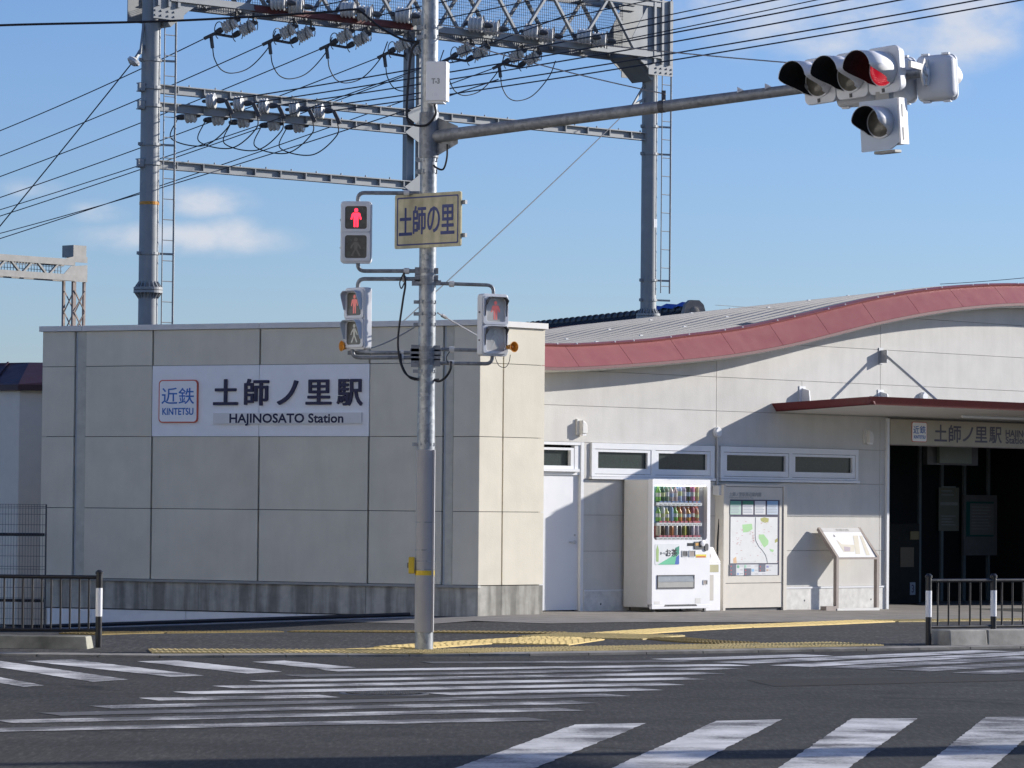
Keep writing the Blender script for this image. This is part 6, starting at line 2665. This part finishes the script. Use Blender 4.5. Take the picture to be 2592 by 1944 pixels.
for z in (zc1 - .02, zc2):
    for y in (-.3, .3):
        box('chord', 'old_paint', fg, -9, -wz, y - .06, y + .06, z - .13, z + .10)
k = 0
x = -.9
while x > -9:
    a, b = (zc2, zc1) if k % 2 else (zc1, zc2)
    MB().beam((x, -.3, a), (x - .62, -.3, b), .07, .10, (0, 1, 0)).build('brace', 'old_paint', fg)
    x -= .62
    k += 1
m = MB()
x = -9.0
while x < -.4:
    m.box(x - .008, x + .008, .20, .216, zc2, zc1)
    x += .14
z = zc2 + .1
while z < zc1:
    m.box(-9, -.4, .199, .217, z - .008, z + .008)
    z += .14
stuff(m.build('netting', 'dark', fg))

# ------------------------------------------------------------------ street pole outside the view whose shadow crosses the road
UP = Vector((3.26 + .93 * 17, 23.75 + .37 * 17, 0))
up = thing('utility_pole', 'concrete utility pole with transformers standing outside the view', 'utility pole', (UP.x, UP.y, 0), R(20))
m = MB()
m.lathe((0, 0, -.2), (0, 0, 1), [(.17, 0), (.11, 11)], 20)
m.build('shaft', 'kerb', up, True)
for z in (7.3, 8.6, 9.8):
    MB().beam((-.9, 0, z), (.9, 0, z), .08, .08).build('cross_arm', 'galv_dull', up)
for x in (-.55, .55):
    MB().lathe((x, -.35, 5.6), (0, 0, 1), [(.28, 0), (.30, .05), (.30, .85), (.2, .92)], 20).build('transformer', 'pole_grey', up, True)
bd = up
m = MB()
pv = Vector((.37, -.93, 0))                # across the sun, towards the photographer's side
c0 = Vector((0, 0, 0))
rz_ = -R(20)
pl_ = Vector((pv.x * math.cos(rz_) - pv.y * math.sin(rz_), pv.x * math.sin(rz_) + pv.y * math.cos(rz_), 0))
m.plate([pl_ * .05 + Vector((0, 0, 6.95)), pl_ * 2.3 + Vector((0, 0, 6.95)), pl_ * 2.3 + Vector((0, 0, 7.95)), pl_ * .05 + Vector((0, 0, 7.95))], .08, Vector((pl_.y, -pl_.x, 0)))
m.build('shadow_board', 'alu_dark', up)  # unseen board, added and shaped to cast the broad shadow on the road


# ------------------------------------------------------------------ unseen houses opposite, added so that their sunlit fronts light the shaded walls
def fill_house(label, x, y, w, d, h, rot, wall, roof_col, floors):
    t = thing('fill_house', label, 'house', (x, y, 0), R(rot), 'unseen houses added for bounce light')
    box('wall', plain('house_wall_%d_%d' % (int(x), int(y)), wall, .8, var=.05), t, -w / 2, w / 2, 0, d, -.3, h)
    m_ = MB()
    m_.prism([(-w / 2 - .4, h + .002), (w / 2 + .4, h + .002), (w / 2 - .6, h + 1.3), (-w / 2 + .6, h + 1.3)], -.4, d + .4)
    m_.build('roof', roof_col, t)
    n_ = max(2, int(w / 2.6))
    for f_ in range(floors):
        for k_ in range(n_):
            cx_ = -w / 2 + (k_ + .5) * w / n_
            z_ = .9 + f_ * 2.9
            wf = MB()
            frame_ring(wf, [(cx_ - .75, z_), (cx_ + .75, z_), (cx_ + .75, z_ + 1.2), (cx_ - .75, z_ + 1.2)], [(cx_ - .69, z_ + .06), (cx_ + .69, z_ + .06), (cx_ + .69, z_ + 1.14), (cx_ - .69, z_ + 1.14)], -.05, -.002)
            wo = wf.build('window', 'alu_dark', t)
            box('pane', 'glass', wo, cx_ - .69, cx_ + .69, -.02, -.004, z_ + .06, z_ + 1.14)
    dr = box('door', 'brown_steel', t, w / 2 - 1.5, w / 2 - .6, -.03, -.002, 0, 2.05)
    box('handle', 'alu', dr, w / 2 - .75, w / 2 - .71, -.06, -.031, .95, 1.1)


HS = [('unseen white house added for bounce light, left of the photographer nearest the crossing', -13.5, 32, 13, 9, 11.5, 97, (.82, .78, .70), 3),
      ('unseen cream house added for bounce light, second from the crossing on the left street', -13.5, 18.5, 12.5, 9, 12.5, 95, (.80, .75, .66), 4),
      ('unseen pale grey house added for bounce light, third from the crossing on the left street', -14, 5, 12.5, 9, 11.5, 92, (.80, .78, .74), 3),
      ('unseen white house added for bounce light, straight behind the photographer', -9, -13, 18, 9, 12, 168, (.80, .78, .74), 4),
      ('unseen beige house added for bounce light, behind the photographer on the right', 11, -15, 18, 9, 9, 182, (.74, .70, .62), 3)]
for lab, x, y, w, d, h, rot, wall, fl in HS:
    # local -y is the front: turn it towards the crossing
    fill_house(lab, x, y, w, d, h, rot, wall, 'tile_roof', fl)
